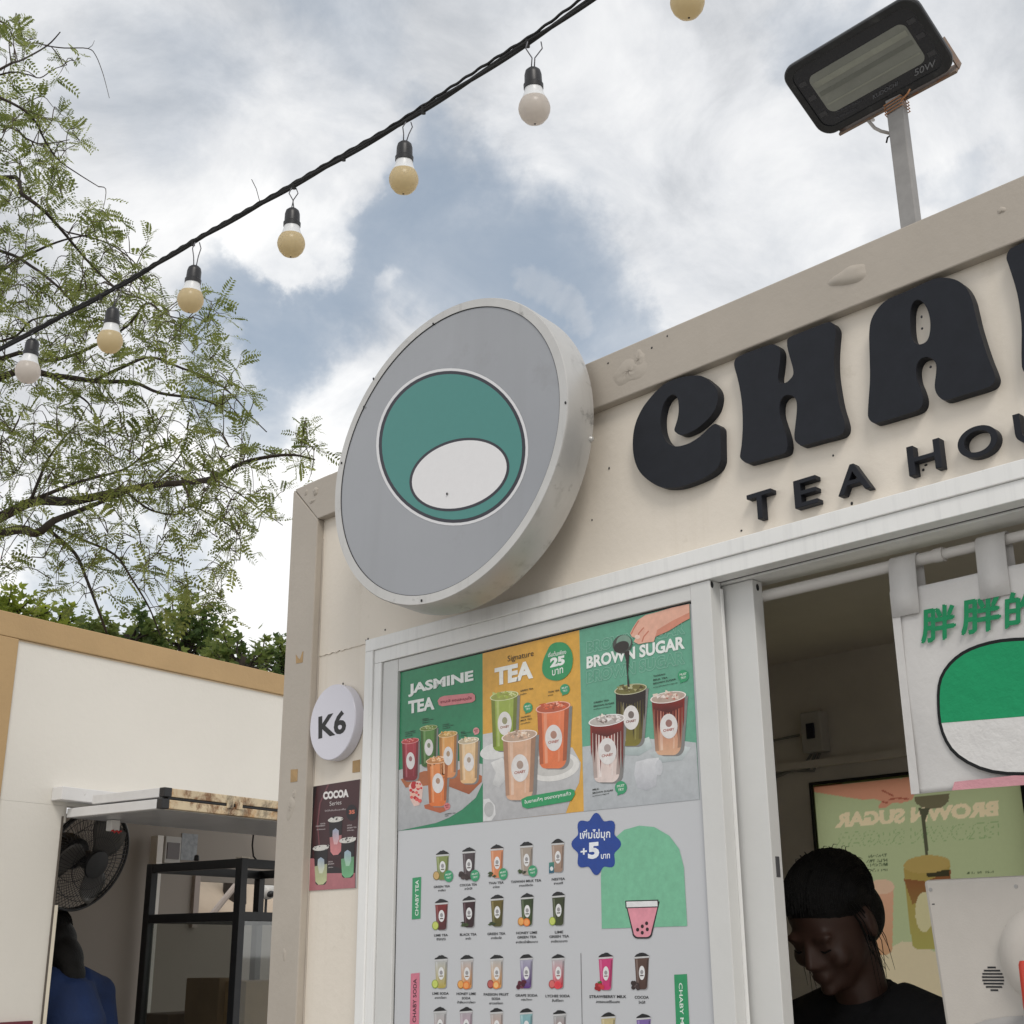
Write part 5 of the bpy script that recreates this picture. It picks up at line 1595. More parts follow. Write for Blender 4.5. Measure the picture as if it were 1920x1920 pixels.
def build_cabinet():
    off0 = -.10
    a0, _ = Lq(449, 1700, off0)
    _, zt = Lq(449, 1618, off0)
    _, zm = Lq(449, 1718, off0)
    # length of the side frame: where it meets pixel column 286
    lo, hi = -.1, -2.0
    for _ in range(40):
        mid = (lo + hi) / 2
        p = L(a0, mid, zt) - CAM
        px = C0 + FPX * p.dot(Fr) / p.dot(Ff)
        if px > 286:
            lo = mid
        else:
            hi = mid
    off1 = lo
    T = thing('display_cabinet', 'black steel framed glass display cabinet on the stall counter', 'cabinet', tuple(L(a0, off0, .955)))
    t, zb, a1 = .017, .957, a0 + .62
    gl = glass_mat('cabinet_glass', (.80, .82, .80), .10)
    bar = lambda nm, p, q: MB().obox(LP0, LW, LO, ZV, p, q).build(nm, BLACKM, T, bevel=.0015)
    for a, o in ((a0, off0), (a0, off1), (a1, off0), (a1, off1)):
        bar('post', (a - t, o - t, zb), (a + t, o + t, zt + .018))
    for z in (zt, zm, zb + .03):
        for a in (a0, a1):
            bar('side_bar', (a - t * .9, off1 + t, z - t), (a + t * .9, off0 - t, z + t))
        for o in (off0, off1):
            bar('front_bar', (a0 + t, o - t * .9, z - t), (a1 - t, o + t * .9, z + t))
    MB().obox(LP0, LW, LO, ZV, (a0 - .003, off1 + t, zb + .05), (a0 + .003, off0 - t, zm - t)).build('pane', gl, T)
    MB().obox(LP0, LW, LO, ZV, (a0 + t, off0 - .003, zb + .05), (a1 - t, off0 + .003, zm - t)).build('pane', gl, T)
    MB().obox(LP0, LW, LO, ZV, (a0 - t, off0 - t, zt + .0185), (a0 + t * 1.6, off0 + t, zt + .024)).build('post_cap', mat('worn_cap', (.5, .45, .38), .6), T)
    p = L(a0 + .0, (off0 + off1) * .5, zt + .02)
    MB().lathe([(.008, 0), (.012, .004), (.010, .02), (.004, .024)], p, (0, 0, 1), 12).build('knob', BLACKP, T)
    # goods behind the glass
    br = mat('brown_carton', (.26, .17, .10), .8, var=.12, vscale=10)
    br2 = mat('orange_carton', (.42, .27, .13), .7, var=.1, vscale=8)
    def carton(px0, py0, px1, off, depth, m, label, h):
        (aa, za), (ab, _) = Lq(px0, py0, off), Lq(px1, py0, off)
        o = Lbox('carton', (aa, off - depth, max(za - h, .956)), (ab, off, za), m, None, .003)
        return tag(o, label, 'box', 'cartons behind the cabinet glass')
    carton(412, 1834, 452, -.42, .2, br, 'dark brown carton behind the cabinet corner post', .6)
    carton(462, 1840, 560, -.30, .2, br2, 'orange brown carton right of the cabinet corner post', .5)
    carton(316, 1902, 432, -.62, .2, mat('dark_carton', (.12, .075, .05), .8), 'low dark carton behind the cabinet side glass', .4)


build_cabinet()


def build_fan():
    ctr = dep(163, 1612, 4.72)
    # facing: out of the stall, down and a little to our right
    ax = (ray(163, 1612).normalized() * -.62 + (Fr * .89 - Fu * .46) * .78).normalized()
    T = thing('wall_fan', 'black caged fan hanging under the hatch inside the white stall', 'fan', tuple(ctr))
    Rf = .188
    a = ax.orthogonal().normalized()
    b = ax.cross(a)
    P = lambda r_, w, h: ctr + (a * math.cos(w) + b * math.sin(w)) * r_ + ax * h
    ring = lambda r_, h, n=56: [P(r_, 2 * math.pi * i / n, h) for i in range(n + 1)]
    m = MB()
    m.tube(ring(Rf, 0), .0055, 8, cap=False)
    m.tube(ring(Rf, -.014), .004, 6, cap=False)
    m.build('rim', BLACKP, T, smooth=True)
    for sgn, nm in ((1, 'front_grille'), (-1, 'rear_grille')):
        m = MB()
        dome = lambda t: .055 * (1 - t ** 2.2)
        for i in range(64):
            w = 2 * math.pi * i / 64
            m.tube([P(Rf * t, w + .55 * sgn * (1 - t) ** 1.3, sgn * dome(t) - (.007 if sgn < 0 else 0)) for t in (.26, .42, .58, .74, .88, 1.0)], .0010, 4, cap=False)
        for t in (.27, .52, .78):
            m.tube(ring(Rf * t, sgn * dome(t)), .0013, 5, cap=False)
        m.build(nm, BLACKP, T, smooth=True)
    MB().lathe([(.0005, .064), (.03, .063), (.050, .058), (.052, .050), (.048, .046)], ctr, ax, 32).build('badge', BLACKP, T, smooth='auto')
    MB().lathe([(.030, -.02), (.034, .0), (.034, .03), (.020, .036), (.0005, .037)], ctr, ax, 24).build('hub', BLACKP, T, smooth='auto')
    bl = mat('smoke_blade', (.09, .085, .08), .35, var=.1)
    for k in range(3):
        m = MB()
        n1, n2 = 8, 8
        for i in range(n1):
            t = i / (n1 - 1)
            r_ = .034 + (Rf * .86 - .034) * t
            for j in range(n2):
                u = j / (n2 - 1) - .5
                wid = (.55 + .75 * math.sin(math.pi * min(t * .8 + .1, 1)))
                w = 2 * math.pi * k / 3 + u * wid + t * .35
                m.v.append(tuple(P(r_, w, .010 - u * .05 * (.4 + t * .6))))
        m.f = [(i * n2 + j, i * n2 + j + 1, (i + 1) * n2 + j + 1, (i + 1) * n2 + j) for i in range(n1 - 1) for j in range(n2 - 1)]
        o = m.build('blade', bl, T, smooth=True)
        md = o.modifiers.new('thick', 'SOLIDIFY')
        md.thickness = .002
    MB().lathe([(.03, -.06), (.058, -.065), (.062, -.12), (.05, -.17), (.02, -.185)], ctr, ax, 28).build('motor', BLACKP, T, smooth='auto')
    e = ctr - ax * .12
    top = Vector((e.x, e.y, 2.15))
    MB().tube([e, e + (top - e) * .4 - LO * .05, top - LO * .06], .014, 10).build('arm', BLACKP, T, smooth=True)
    # white mounting clip on the hatch with a red cord
    ca, cz = Lq(216, 1524, .08)
    o = Lbox('clip', (ca - .018, .06, 2.006), (ca + .018, .09, 2.043), WHITEP, None, .003)
    o.parent = T
    o.matrix_parent_inverse = Matrix.Translation(-ctr)
    q = [L(ca - .02 + .006 * i, .095, 2.004 + .004 * math.sin(i * 2.2)) for i in range(8)]
    MB().tube(q, .003, 6).build('red_cord', mat('red_cord', (.5, .03, .03), .6), T, smooth=True)


build_fan()


def build_far_stall():
    """What shows through the stall's rear window: the next awning and its strut."""
    FO = -2.5
    S = thing('far_awning', 'beige awning of a further stall seen through the rear window', 'awning', tuple(L(2.6, FO, 0)))
    a0, z0 = Lq(330, 1728, FO)
    a1, z1 = Lq(640, 1668, FO)
    _, zt = Lq(380, 1640, FO)
    m = MB()
    n = 14
    for i in range(n + 1):
        t = i / n
        for j, (o, z) in enumerate(((FO, z0 - .02), (FO - .05, (z0 + z1) / 2), (FO - .25, z1 + .02), (FO - .9, zt + .12))):
            p = L(a0 - .4 + (a1 - a0 + 1.2) * t, o + .02 * math.sin(9 * t * math.pi), z)
            m.v.append(tuple(p))
    m.f = [(i * 4 + j, i * 4 + j + 1, i * 4 + j + 5, i * 4 + j + 4) for i in range(n) for j in range(3)]
    o = m.build('canvas', mat('beige_canvas', (.58, .47, .36), .8, var=.08, vscale=4, bump=.3, bscale=8), S, smooth=True)
    md = o.modifiers.new('thick', 'SOLIDIFY')
    md.thickness = .004
    q0, q1 = Lq(392, 1722, FO + .5), Lq(450, 1650, FO + .5)
    MB().tube([L(q0[0], FO + .5, q0[1]), L(q1[0], FO + .5, q1[1])], .018, 8).build('strut', mat('pale_strut', (.55, .47, .42), .5), S)
    for a in (a0 - .35, a1 + .7):
        MB().tube([L(a, FO - .3, 0), L(a, FO - .3, z1 + .02)], .02, 8).build('pole', STEEL, S)
    c0, cz = Lq(502, 1672, -1.9)
    H = thing('white_lamp_head', 'white plastic lamp head on a stick beyond the cabinet', 'lamp', tuple(L(c0, -1.9, 0)))
    m = MB().ell(L(c0, -1.9, cz), .05, .05, .045, seg=18, ring=10)
    m.build('head', WHITEP, H, smooth=True)
    MB().ell(L(c0 - .015, -1.86, cz - .015), .024, .024, .02, seg=12, ring=8).build('lens', BLACKP, H, smooth=True)
    MB().tube([L(c0 - .01, -1.9, .96), L(c0 - .01, -1.9, cz - .03)], .008, 8).build('stick', BLACKM, H)


build_far_stall()


# ================================================================== TREES
def leaf_mat(name, col, back):
    m = bpy.data.materials.new(name)
    m.use_nodes = True
    T = m.node_tree
    b = T.nodes['Principled BSDF']
    b.inputs['Roughness'].default_value = .5
    a = N(T, 'ShaderNodeAttribute', attribute_name='tone')
    mx = N(T, 'ShaderNodeMix', data_type='RGBA')
    mx.inputs[6].default_value = (*col, 1)
    mx.inputs[7].default_value = (*back, 1)
    T.links.new(a.outputs['Fac'], mx.inputs[0])
    T.links.new(mx.outputs[2], b.inputs['Base Color'])
    tr = N(T, 'ShaderNodeBsdfTranslucent')
    T.links.new(mx.outputs[2], tr.inputs[0])
    ms = N(T, 'ShaderNodeMixShader', inp={0: .58})
    T.links.new(b.outputs[0], ms.inputs[1])
    T.links.new(tr.outputs[0], ms.inputs[2])
    T.links.new(ms.outputs[0], T.nodes['Material Output'].inputs[0])
    return m


class Leaves:
    def __init__(s):
        s.v, s.f, s.t = [], [], []

    def blade(s, p, d, n, L_, w, tone):
        """One leaflet: a folded diamond of two triangles."""
        sd_ = d.cross(n)
        b = len(s.v)
        q = p + d * L_ * .5
        s.v += [p[:], (q + sd_ * w * .5 + n * w * .1)[:], (p + d * L_)[:], (q - sd_ * w * .5 + n * w * .1)[:]]
        s.f += [(b, b + 1, b + 2, b + 3)]
        s.t += [tone] * 4

    def build(s, name, m, parent):
        me = bpy.data.meshes.new(name)
        me.from_pydata(s.v, [], s.f)
        at = me.attributes.new('tone', 'FLOAT', 'POINT')
        at.data.foreach_set('value', s.t)
        me.materials.append(m)
        o = bpy.data.objects.new(name, me)
        COL.objects.link(o)
        o.parent = parent
        o.matrix_parent_inverse = Matrix.Translation(-parent.location)
        o['kind'] = 'stuff'
        return o


def inside(p, poly):
    x, y = p
    c = False
    for (x0, y0), (x1, y1) in zip(poly, poly[1:] + poly[:1]):
        if (y0 > y) != (y1 > y) and x < (x1 - x0) * (y - y0) / (y1 - y0) + x0:
            c = not c
    return c


def rvec(r_):
    while True:
        v = Vector((r_.uniform(-1, 1), r_.uniform(-1, 1), r_.uniform(-1, 1)))
        if .05 < v.length < 1:
            return v.normalized()


def build_feather_tree():
    """Open-crowned tree with fine pinnate leaves; its limbs reach in from the left."""
    r_ = random.Random(21)
    D0 = 6.9
    root = dep(-420, 1300, 7.3)
    base = Vector((root.x, root.y, 0))
    T = thing('feathery_tree', 'open branching tree with fine feathery leaves reaching in from the left', 'tree', tuple(base))
    limbs = [
        ([(-300, 1120), (0, 970), (67, 940), (133, 940), (217, 923), (283, 910), (367, 903), (407, 893), (450, 870), (500, 857), (550, 853), (590, 862)], .060, .008, 0, True),
        ([(-300, 1110), (0, 1000), (67, 1000), (100, 977), (150, 957), (200, 937), (240, 922), (290, 905)], .052, .010, .25, True),
        ([(90, 992), (140, 1037), (160, 1080), (183, 1140), (200, 1187)], .020, .010, .1, True),
        ([(100, 985), (150, 1010), (215, 1040), (250, 1090), (280, 1140), (300, 1190)], .014, .006, .2, True),
        ([(240, 925), (280, 955), (330, 965), (360, 950), (430, 985), (450, 1010), (450, 1050)], .012, .004, .15, True),
        ([(367, 903), (430, 915), (480, 950), (530, 985)], .009, .003, -.1, True),
        ([(-300, 900), (0, 708), (100, 705), (183, 715), (250, 717), (300, 737), (383, 750), (430, 775)], .040, .007, -.3, True),
        ([(177, 713), (233, 687), (283, 670), (340, 690), (400, 713), (440, 745), (470, 780), (500, 810)], .018, .005, -.3, True),
        ([(100, 708), (130, 730), (165, 755), (172, 775)], .016, .006, -.25, True),
        ([(-300, 860), (0, 673), (83, 677), (133, 667), (183, 645), (240, 610), (275, 568), (310, 590), (350, 600)], .026, .005, -.15, True),
        ([(-300, 420), (0, 333), (40, 363), (80, 393), (117, 433), (150, 473), (187, 513), (225, 545), (265, 560)], .024, .006, .2, True),
        ([(-200, 100), (0, 183), (60, 220), (85, 265), (110, 300), (145, 325), (185, 350)], .015, .004, .35, True),
        ([(-200, 420), (0, 470), (60, 500), (100, 530), (130, 560), (150, 590)], .020, .007, .1, True),
        ([(-200, 220), (0, 235), (50, 260), (80, 270), (130, 262)], .012, .004, .3, True),
        ([(-200, 250), (0, 130), (40, 113), (88, 86), (113, 60)], .014, .005, .45, True),
        ([(88, 86), (120, 90), (165, 91), (180, 105), (192, 135), (199, 160), (205, 184)], .006, .002, .45, False),
        ([(165, 91), (173, 85), (177, 76)], .003, .0015, .45, False),
        ([(-150, 200), (0, 140), (48, 139), (75, 146), (100, 130), (125, 122)], .009, .003, .42, True),
        ([(125, 435), (200, 455), (250, 490), (262, 515), (285, 565)], .009, .003, .15, True),
        ([(60, 933), (87, 867), (113, 830), (137, 803)], .018, .006, .0, True),
        ([(73, 933), (150, 903), (233, 880), (283, 843), (320, 835)], .020, .005, -.1, True),
        ([(290, 907), (333, 860), (350, 827), (352, 800)], .010, .004, -.1, True),
        ([(455, 868), (463, 840), (470, 815)], .008, .003, 0, True),
        ([(-250, 700), (0, 510), (70, 470), (120, 450), (170, 440)], .020, .006, .05, True),
        ([(-250, 640), (0, 640), (60, 600), (130, 590), (190, 600)], .016, .005, .05, True)]
    nodes = []                     # (point, pixel, can carry twigs)
    wood = MB()

    def smooth3(P, n=4):
        o = []
        for i in range(len(P) - 1):
            p0, p1, p2, p3 = P[max(i - 1, 0)], P[i], P[i + 1], P[min(i + 2, len(P) - 1)]
            for k in range(n):
                t = k / n
                o.append(.5 * (2 * p1 + (p2 - p0) * t + (2 * p0 - 5 * p1 + 4 * p2 - p3) * t * t + (3 * p1 - p0 - 3 * p2 + p3) * t ** 3))
        return o + [P[-1]]
    for pix, ra, rb, dd, carry in limbs:
        P = [dep(px, py, D0 - dd + .25 * math.sin(i * 1.1 + dd * 9)) for i, (px, py) in enumerate(pix)]
        Q = smooth3(P)
        m = len(Q)
        wood.tube(Q, [(ra + (rb - ra) * (i / (m - 1)) ** .8) * .58 for i in range(m)], 8)
        if carry:
            for i, q in enumerate(Q):
                if i / m > .18 or pix[0][0] >= 0:
                    nodes.append(q)
        if pix[0][0] < -100:
            wood.tube(smooth3([P[0], P[0].lerp(root, .5) + Vector((0, 0, -.1)), root + rvec(r_) * .05]), [.05 + .01 * i for i in range(9)], 8)
    trunk = [base, base + Vector((.05, .03, .6)), root.lerp(base, .4) + Vector((.06, 0, 0)), root, root + (root - base) * .25 + Vector((0, .1, .2))]
    MB().tube(smooth3(trunk, 5), [.19 - .006 * i for i in range(21)], 14).build('trunk', BARK, T, smooth=True)
    wood.build('limbs', BARK, T, smooth=True)
    # leafy region as the photo shows it: (outline, number of twigs)
    zones = [([(-60, 20), (40, 15), (60, 60), (140, 90), (145, 130), (130, 175), (105, 165), (90, 130), (0, 160), (-60, 160)], 20),
             ([(-60, 165), (60, 165), (110, 195), (120, 215), (190, 285), (205, 300), (185, 330), (165, 400), (220, 420), (235, 450), (300, 490), (330, 540), (280, 560), (-60, 560)], 175),
             ([(-60, 540), (330, 530), (400, 560), (410, 600), (420, 640), (460, 700), (490, 750), (505, 800), (400, 830), (-60, 830)], 260),
             ([(-60, 820), (480, 780), (580, 790), (600, 815), (632, 870), (560, 930), (530, 990), (440, 1000), (400, 960), (-60, 930)], 200),
             ([(-60, 920), (400, 930), (520, 980), (470, 1060), (400, 1100), (420, 1130), (300, 1140), (260, 1130), (-60, 1110)], 135)]
    tw = MB()
    lv = Leaves()
    att = []
    for poly, n in zones:
        xs, ys = [p[0] for p in poly], [p[1] for p in poly]
        k = 0
        while k < n:
            p = (r_.uniform(min(xs), max(xs)), r_.uniform(min(ys), max(ys)))
            if inside(p, poly):
                # clumps: leave some places open
                c = noise.noise(Vector((p[0] * .012, p[1] * .012, 3.3)))
                if c < -.22 and r_.random() < .75:
                    continue
                att.append(dep(p[0], p[1], D0 + r_.uniform(-1.0, .7)))
                k += 1
    from mathutils.kdtree import KDTree

    def tree_of(nd):
        kd = KDTree(len(nd))
        for i, q in enumerate(nd):
            kd.insert(q, i)
        kd.balance()
        return kd
    kd = tree_of(nodes)
    att.sort(key=lambda q: kd.find(q)[2])
    newn = []

    def leaf(p, d, size):
        """Pinnate leaf: a rachis with pairs of leaflets."""
        n = (rvec(r_) + Vector((0, 0, 1.1))).normalized()
        d = (d - n * d.dot(n) * .5).normalized()
        sd_ = d.cross(n).normalized()
        k = r_.randint(6, 9)
        L_ = size * r_.uniform(.8, 1.25)
        tone0 = min(1, max(0, r_.gauss(.38, .28)))
        droop = r_.uniform(.0, .5)
        for i in range(k):
            t = (i + .6) / k
            q = p + d * L_ * t - Vector((0, 0, 1)) * droop * L_ * t * t * .6
            ll = L_ * .30 * (1 - .35 * abs(2 * t - 1))
            for s in (-1, 1):
                dd = (sd_ * s * .95 + d * .45 - n * r_.uniform(-.1, .35)).normalized()
                lv.blade(q, dd, n, ll * r_.uniform(.8, 1.1), ll * .46, min(1, max(0, tone0 + r_.uniform(-.12, .12))))
        return [p, p + d * L_ * .5, p + d * L_ - Vector((0, 0, 1)) * droop * L_ * .6]
    for i, q in enumerate(att):
        if i % 60 == 59:
            nodes += newn
            newn = []
            kd = tree_of(nodes)
        p0, _, dist = kd.find(q)
        if dist > 1.1:
            q = p0 + (q - p0) * (1.1 / dist)
        d = q - p0
        ln = max(d.length, .18)
        d = d.normalized() if d.length > 1e-3 else rvec(r_)
        if d.length * dist < .18:
            d = (d + rvec(r_) * .8).normalized()
        side = d.cross(rvec(r_)).normalized() * ln * r_.uniform(.05, .2)
        P = smooth3([p0, p0 + d * ln * .35 + side + Vector((0, 0, .04)), p0 + d * ln * .7 + side * .7, p0 + d * ln - Vector((0, 0, ln * r_.uniform(0, .12)))], 3)
        m = len(P)
        rr = .0022 + .0042 * min(ln, 1)
        tw.tube(P, [rr * (1 - .75 * k / (m - 1)) for k in range(m)], 5, cap=False)
        newn += P[3:]
        # leaves on the outer part, alternate, forward
        nl = int(4 + ln * 11)
        for k in range(nl):
            t = r_.uniform(.32, 1.0) if k > 1 else 1.0
            f = t * (m - 1)
            a = P[int(f)].lerp(P[min(int(f) + 1, m - 1)], f - int(f))
            dd = (d * .8 + rvec(r_) * .9).normalized()
            leaf(a, dd, r_.uniform(.055, .105))
    tw.build('twigs', mat('twig_bark', (.06, .045, .032), .85, var=.3, vscale=20), T, smooth=True)['kind'] = 'stuff'
    lv.build('crown', leaf_mat('feather_leaf', (.13, .165, .04), (.36, .40, .12)), T)


build_feather_tree()


def build_hedge_trees():
    """Dense broad-leaved trees behind the left stall, their tops over its roof."""
    lm = leaf_mat('broad_leaf', (.14, .20, .03), (.46, .52, .09))
    lm2 = leaf_mat('broad_leaf_dark', (.07, .12, .034), (.28, .33, .09))
    specs = [((20, 1175), 8.2, 80, 70, 900, lm, 'bright yellow green tree top at the left edge behind the stall roof'),
             ((105, 1190), 8.6, 75, 58, 800, lm, 'leafy tree top behind the stall roof, second from the left edge'),
             ((235, 1215), 8.4, 95, 85, 1200, lm2, 'dark green tree top behind the middle of the stall roof'),
             ((345, 1215), 9.4, 105, 112, 1600, lm2, 'tallest dark tree top behind the stall roof'),
             ((455, 1250), 8.8, 80, 78, 1000, lm2, 'dark tree top behind the stall roof beside the kiosk corner'),
             ((540, 1255), 9.6, 70, 72, 700, lm2, 'dark tree top half hidden behind the kiosk corner')]
    for i, ((px, py), d, rx, ry, n, m, label) in enumerate(specs):
        r_ = random.Random(100 + i)
        c = dep(px, py, d)
        sx, sz = rx * d / FPX, ry * d / FPX
        base = Vector((c.x, c.y, 0))
        T = thing('broadleaf_tree', label, 'tree', tuple(base), 'trees behind the left stall')
        MB().tube([base, base + Vector((.05, .02, c.z * .5)), c - Vector((0, 0, sz * .5)), c + Vector((0, 0, sz * .3))], [.11, .08, .05, .02], 10).build('trunk', BARK, T, smooth=True)
        lv = Leaves()
        w = MB()
        for k in range(46):
            dv = rvec(r_)
            e = c + Vector((dv.x * sx, dv.y * sx, dv.z * sz)) * r_.uniform(.55, 1.12)
            st = c - Vector((0, 0, sz * r_.uniform(0, .6)))
            mid = st.lerp(e, .5) + rvec(r_) * .06
            w.tube([st, mid, e], [.014, .008, .003], 5, cap=False)
            nn = n // 46
            tone_b = min(1, max(0, r_.gauss(.42, .3)))
            spread = sx * .30
            for q in range(nn):
                p = mid.lerp(e, r_.uniform(.2, 1.05)) + rvec(r_) * spread * r_.random()
                dd = (rvec(r_) + Vector((0, 0, -.3)) + (p - c).normalized() * .6).normalized()
                nv = (rvec(r_) * .7 + Vector((0, 0, 1))).normalized()
                nv = (nv - dd * nv.dot(dd)).normalized()
                L_ = r_.uniform(.035, .068)
                lv.blade(p, dd, nv, L_, L_ * r_.uniform(.38, .55), min(1, max(0, tone_b + r_.uniform(-.2, .2))))
                for s in (-1, 1):
                    d2 = (dd + dd.cross(nv) * s * 1.1).normalized()
                    lv.blade(p, d2, nv, L_ * .8, L_ * .38, min(1, max(0, tone_b + r_.uniform(-.2, .2))))
        w.build('branches', BARK, T, smooth=True)['kind'] = 'stuff'
        lv.build('crown', m, T)


build_hedge_trees()


# ================================================================== PEOPLE
def remesh(o, vox, it=4):
    md = o.modifiers.new('skin', 'REMESH')
    md.mode, md.voxel_size, md.use_smooth_shade = 'VOXEL', vox, True
    sm = o.modifiers.new('soft', 'SMOOTH')
    sm.iterations, sm.factor = it, .5


def build_person(label, at, turn, lean, nod, shirt, skin, scale=1.0, hair_col=(.008, .0075, .007), reach=True, bun=True, long_hair=False, slump=0.0):
    """A standing figure facing local -Y; lean = how far the chest comes forward, nod = head pitched down."""
    M = Matrix.Translation(at) @ Matrix.Rotation(turn, 4, 'Z') @ Matrix.Scale(scale, 4)
    T = thing('person', label, 'person', tuple(at))
    V = Vector
    hip = V((0, 0, .88))
    sh = V((0, -lean, 1.335))
    nk = sh + V((0, -.015, .045))
    hc = V((0, -lean - .085, 1.50 - slump))
    Hm = Matrix.Translation(hc) @ Matrix.Rotation(nod, 4, 'X')      # +X turn takes -Y downwards
    H = lambda x, y, z: Hm @ V((x, y, z))
    H3 = Hm.to_3x3()
    b = MB()
    # trunk and neck
    b.tube([hip - V((0, 0, .06)), hip, hip.lerp(sh, .35), hip.lerp(sh, .7), sh - V((0, 0, .02))], [.13, .145, .115, .13, .10], 16)
    b.ell(sh - V((0, -.005, .09)), .165, .09, .12)
    b.tube([sh + V((0, .02, -.03)), nk, hc + H3 @ V((0, .02, -.05))], [.066, .050, .052], 14)
    for s in (-1, 1):
        S = sh + V((s * .165, .01, -.035))
        b.ell(S, .058, .055, .055)
        b.tube([sh + V((s * .06, .01, .0)), S], [.055, .052], 12)
        if reach:
            E_ = S + V((s * .05, -.06, -.26))
            Wr = E_ + V((-s * .06, -.20, -.08))
        else:
            E_ = S + V((s * .04, .03, -.27))
            Wr = E_ + V((-s * .01, -.06, -.24))
        b.tube([S, S.lerp(E_, .5), E_], [.052, .046, .038], 12)
        b.tube([E_, E_.lerp(Wr, .4), Wr], [.040, .037, .026], 12)
        fd = (Wr - E_).normalized()
        sd_ = fd.cross(V((0, 0, 1))).normalized()
        dn = V((0, 0, -1))
        palm = Wr + fd * .05
        b.ell(palm, .040, .045, .018)
        for k, ln in enumerate((.066, .075, .071, .055)):
            r0 = palm + fd * .035 + sd_ * (.024 - .016 * k)
            b.tube([r0, r0 + fd * ln * .45 + dn * .006, r0 + fd * ln * .8 + dn * .024, r0 + fd * ln * .95 + dn * .040], [.0095, .009, .008, .007], 8)
        th = palm - fd * .02 + V((-s * .034, 0, 0))
        b.tube([palm - fd * .02, th, th + fd * .035 + V((-s * .012, 0, -.01)), th + fd * .055 + V((-s * .008, 0, -.02))], [.012, .011, .010, .008], 8)
        # legs and feet
        Hj = hip + V((s * .085, .0, -.04))
        Kn = V((s * .09, -.02, .47))
        An = V((s * .09, .02, .08))
        b.tube([Hj, Hj.lerp(Kn, .5), Kn], [.088, .075, .055], 12)
        b.tube([Kn, Kn.lerp(An, .35), An], [.054, .052, .036], 12)
        b.tube([An + V((0, .03, -.045)), An + V((0, -.06, -.045)), An + V((0, -.15, -.055))], [.036, .040, .026], 10)
    # head: cranium, face, jaw, features
    b.ell(H(0, .012, .035), .073, .092, .082, H3, 24, 16)
    b.ell(H(0, -.018, -.015), .062, .072, .088, H3, 24, 16)
    b.ell(H(0, -.040, -.072), .038, .042, .030, H3)
    for s in (-1, 1):
        b.ell(H(s * .036, -.062, -.026), .024, .020, .022, H3)            # cheek
        b.ell(H(s * .029, -.078, .018), .022, .012, .008, H3)             # brow
        b.ell(H(s * .029, -.072, -.001), .0145, .012, .0095, H3)          # lid
        b.ell(H(s * .074, .012, -.004), .009, .019, .031, Hm.to_3x3() @ Matrix.Rotation(s * .25, 3, 'Z'))   # ear
        b.ell(H(s * .011, -.091, -.030), .009, .010, .008, H3)            # nostril wing
    b.tube([H(0, -.080, .016), H(0, -.093, -.006), H(0, -.105, -.026), H(0, -.090, -.036)], [.008, .009, .011, .006], 10)
    b.ell(H(0, -.088, -.052), .022, .010, .0055, H3)
    b.ell(H(0, -.086, -.061), .019, .010, .006, H3)
    b.ell(H(0, -.078, -.083), .018, .014, .013, H3)
    body = b.build('body', skin, T, fix=False)
    body.data.transform(M)
    remesh(body, .0062 * scale, 3)
    # hair: a close cap, side locks, tied at the back
    h = MB()
    h.ell(H(0, .020, .050), .0785, .097, .078, H3, 28, 18)
    h.ell(H(0, .050, .000), .074, .062, .074, H3, 20, 14)
    if long_hair:
        h.ell(H(0, .060, -.075), .066, .052, .085, H3, 20, 14)
        h.ell(H(0, .055, -.135), .055, .045, .070, H3, 20, 14)
    # single strands combed back from a parting, and loose ones at the temples
    rs = random.Random(5)
    strands = MB()
    for k in range(300):
        u = rs.uniform(-1.35, 1.35)
        a0, a1 = rs.uniform(-1.5, -1.1), rs.uniform(1.2, 2.4)
        e_ = 1.0 + rs.uniform(-.005, .022)
        P_ = []
        for q in range(8):
            t = a0 + (a1 - a0) * q / 7
            P_.append(H(math.sin(u) * .0785 * e_, .020 + math.cos(u) * math.sin(t) * .097 * e_, .050 + math.cos(u) * math.cos(t) * .078 * e_))
        strands.tube(P_, [.0010, .0016, .0018, .0018, .0018, .0018, .0014, .0006], 4, cap=False)
    for k in range(26):
        s = rs.choice((-1, 1))
        x = s * rs.uniform(.066, .080)
        y = rs.uniform(-.03, .03)
        P_ = [H(x * .95, y - .01, .05), H(x, y, .01), H(x * rs.uniform(.95, 1.08), y + rs.uniform(-.02, .01), -.04), H(x * rs.uniform(.85, 1.1), y + rs.uniform(-.03, .02), -.06 - rs.uniform(.0, .07))]
        strands.tube(P_, [.0016, .0014, .001, .0004], 4, cap=False)
    for k in range(30):
        u, t = rs.uniform(-1.1, 1.1), rs.uniform(-.6, 1.6)
        p_ = H(math.sin(u) * .0785, .020 + math.cos(u) * math.sin(t) * .097, .050 + math.cos(u) * math.cos(t) * .078)
        d_ = (rvec(rs) + (p_ - hc).normalized() * .6).normalized()
        strands.tube([p_, p_ + d_ * .012, p_ + d_ * .02 + V((0, .008, -.006))], [.0009, .0007, .0003], 4, cap=False)
    st_ = strands.build('hair_strands', mat('black_hair', hair_col, .5, var=.3, vscale=60, bump=.4, bscale=200, spec=.2), T, fix=False)
    st_['kind'] = 'stuff'
    st_.data.transform(M)
    if bun:
        h.ell(H(0, .118, .02), .036, .034, .036, H3)
        h.tube([H(0, .12, .01), H(.01, .14, -.06), H(.0, .12, -.14)], [.026, .024, .008], 10)
    hair = h.build('hair', mat('black_hair', hair_col, .5, var=.3, vscale=60, bump=.4, bscale=200, spec=.2), T, fix=False)
    hair.data.transform(M)
    remesh(hair, .0058 * scale, 2)
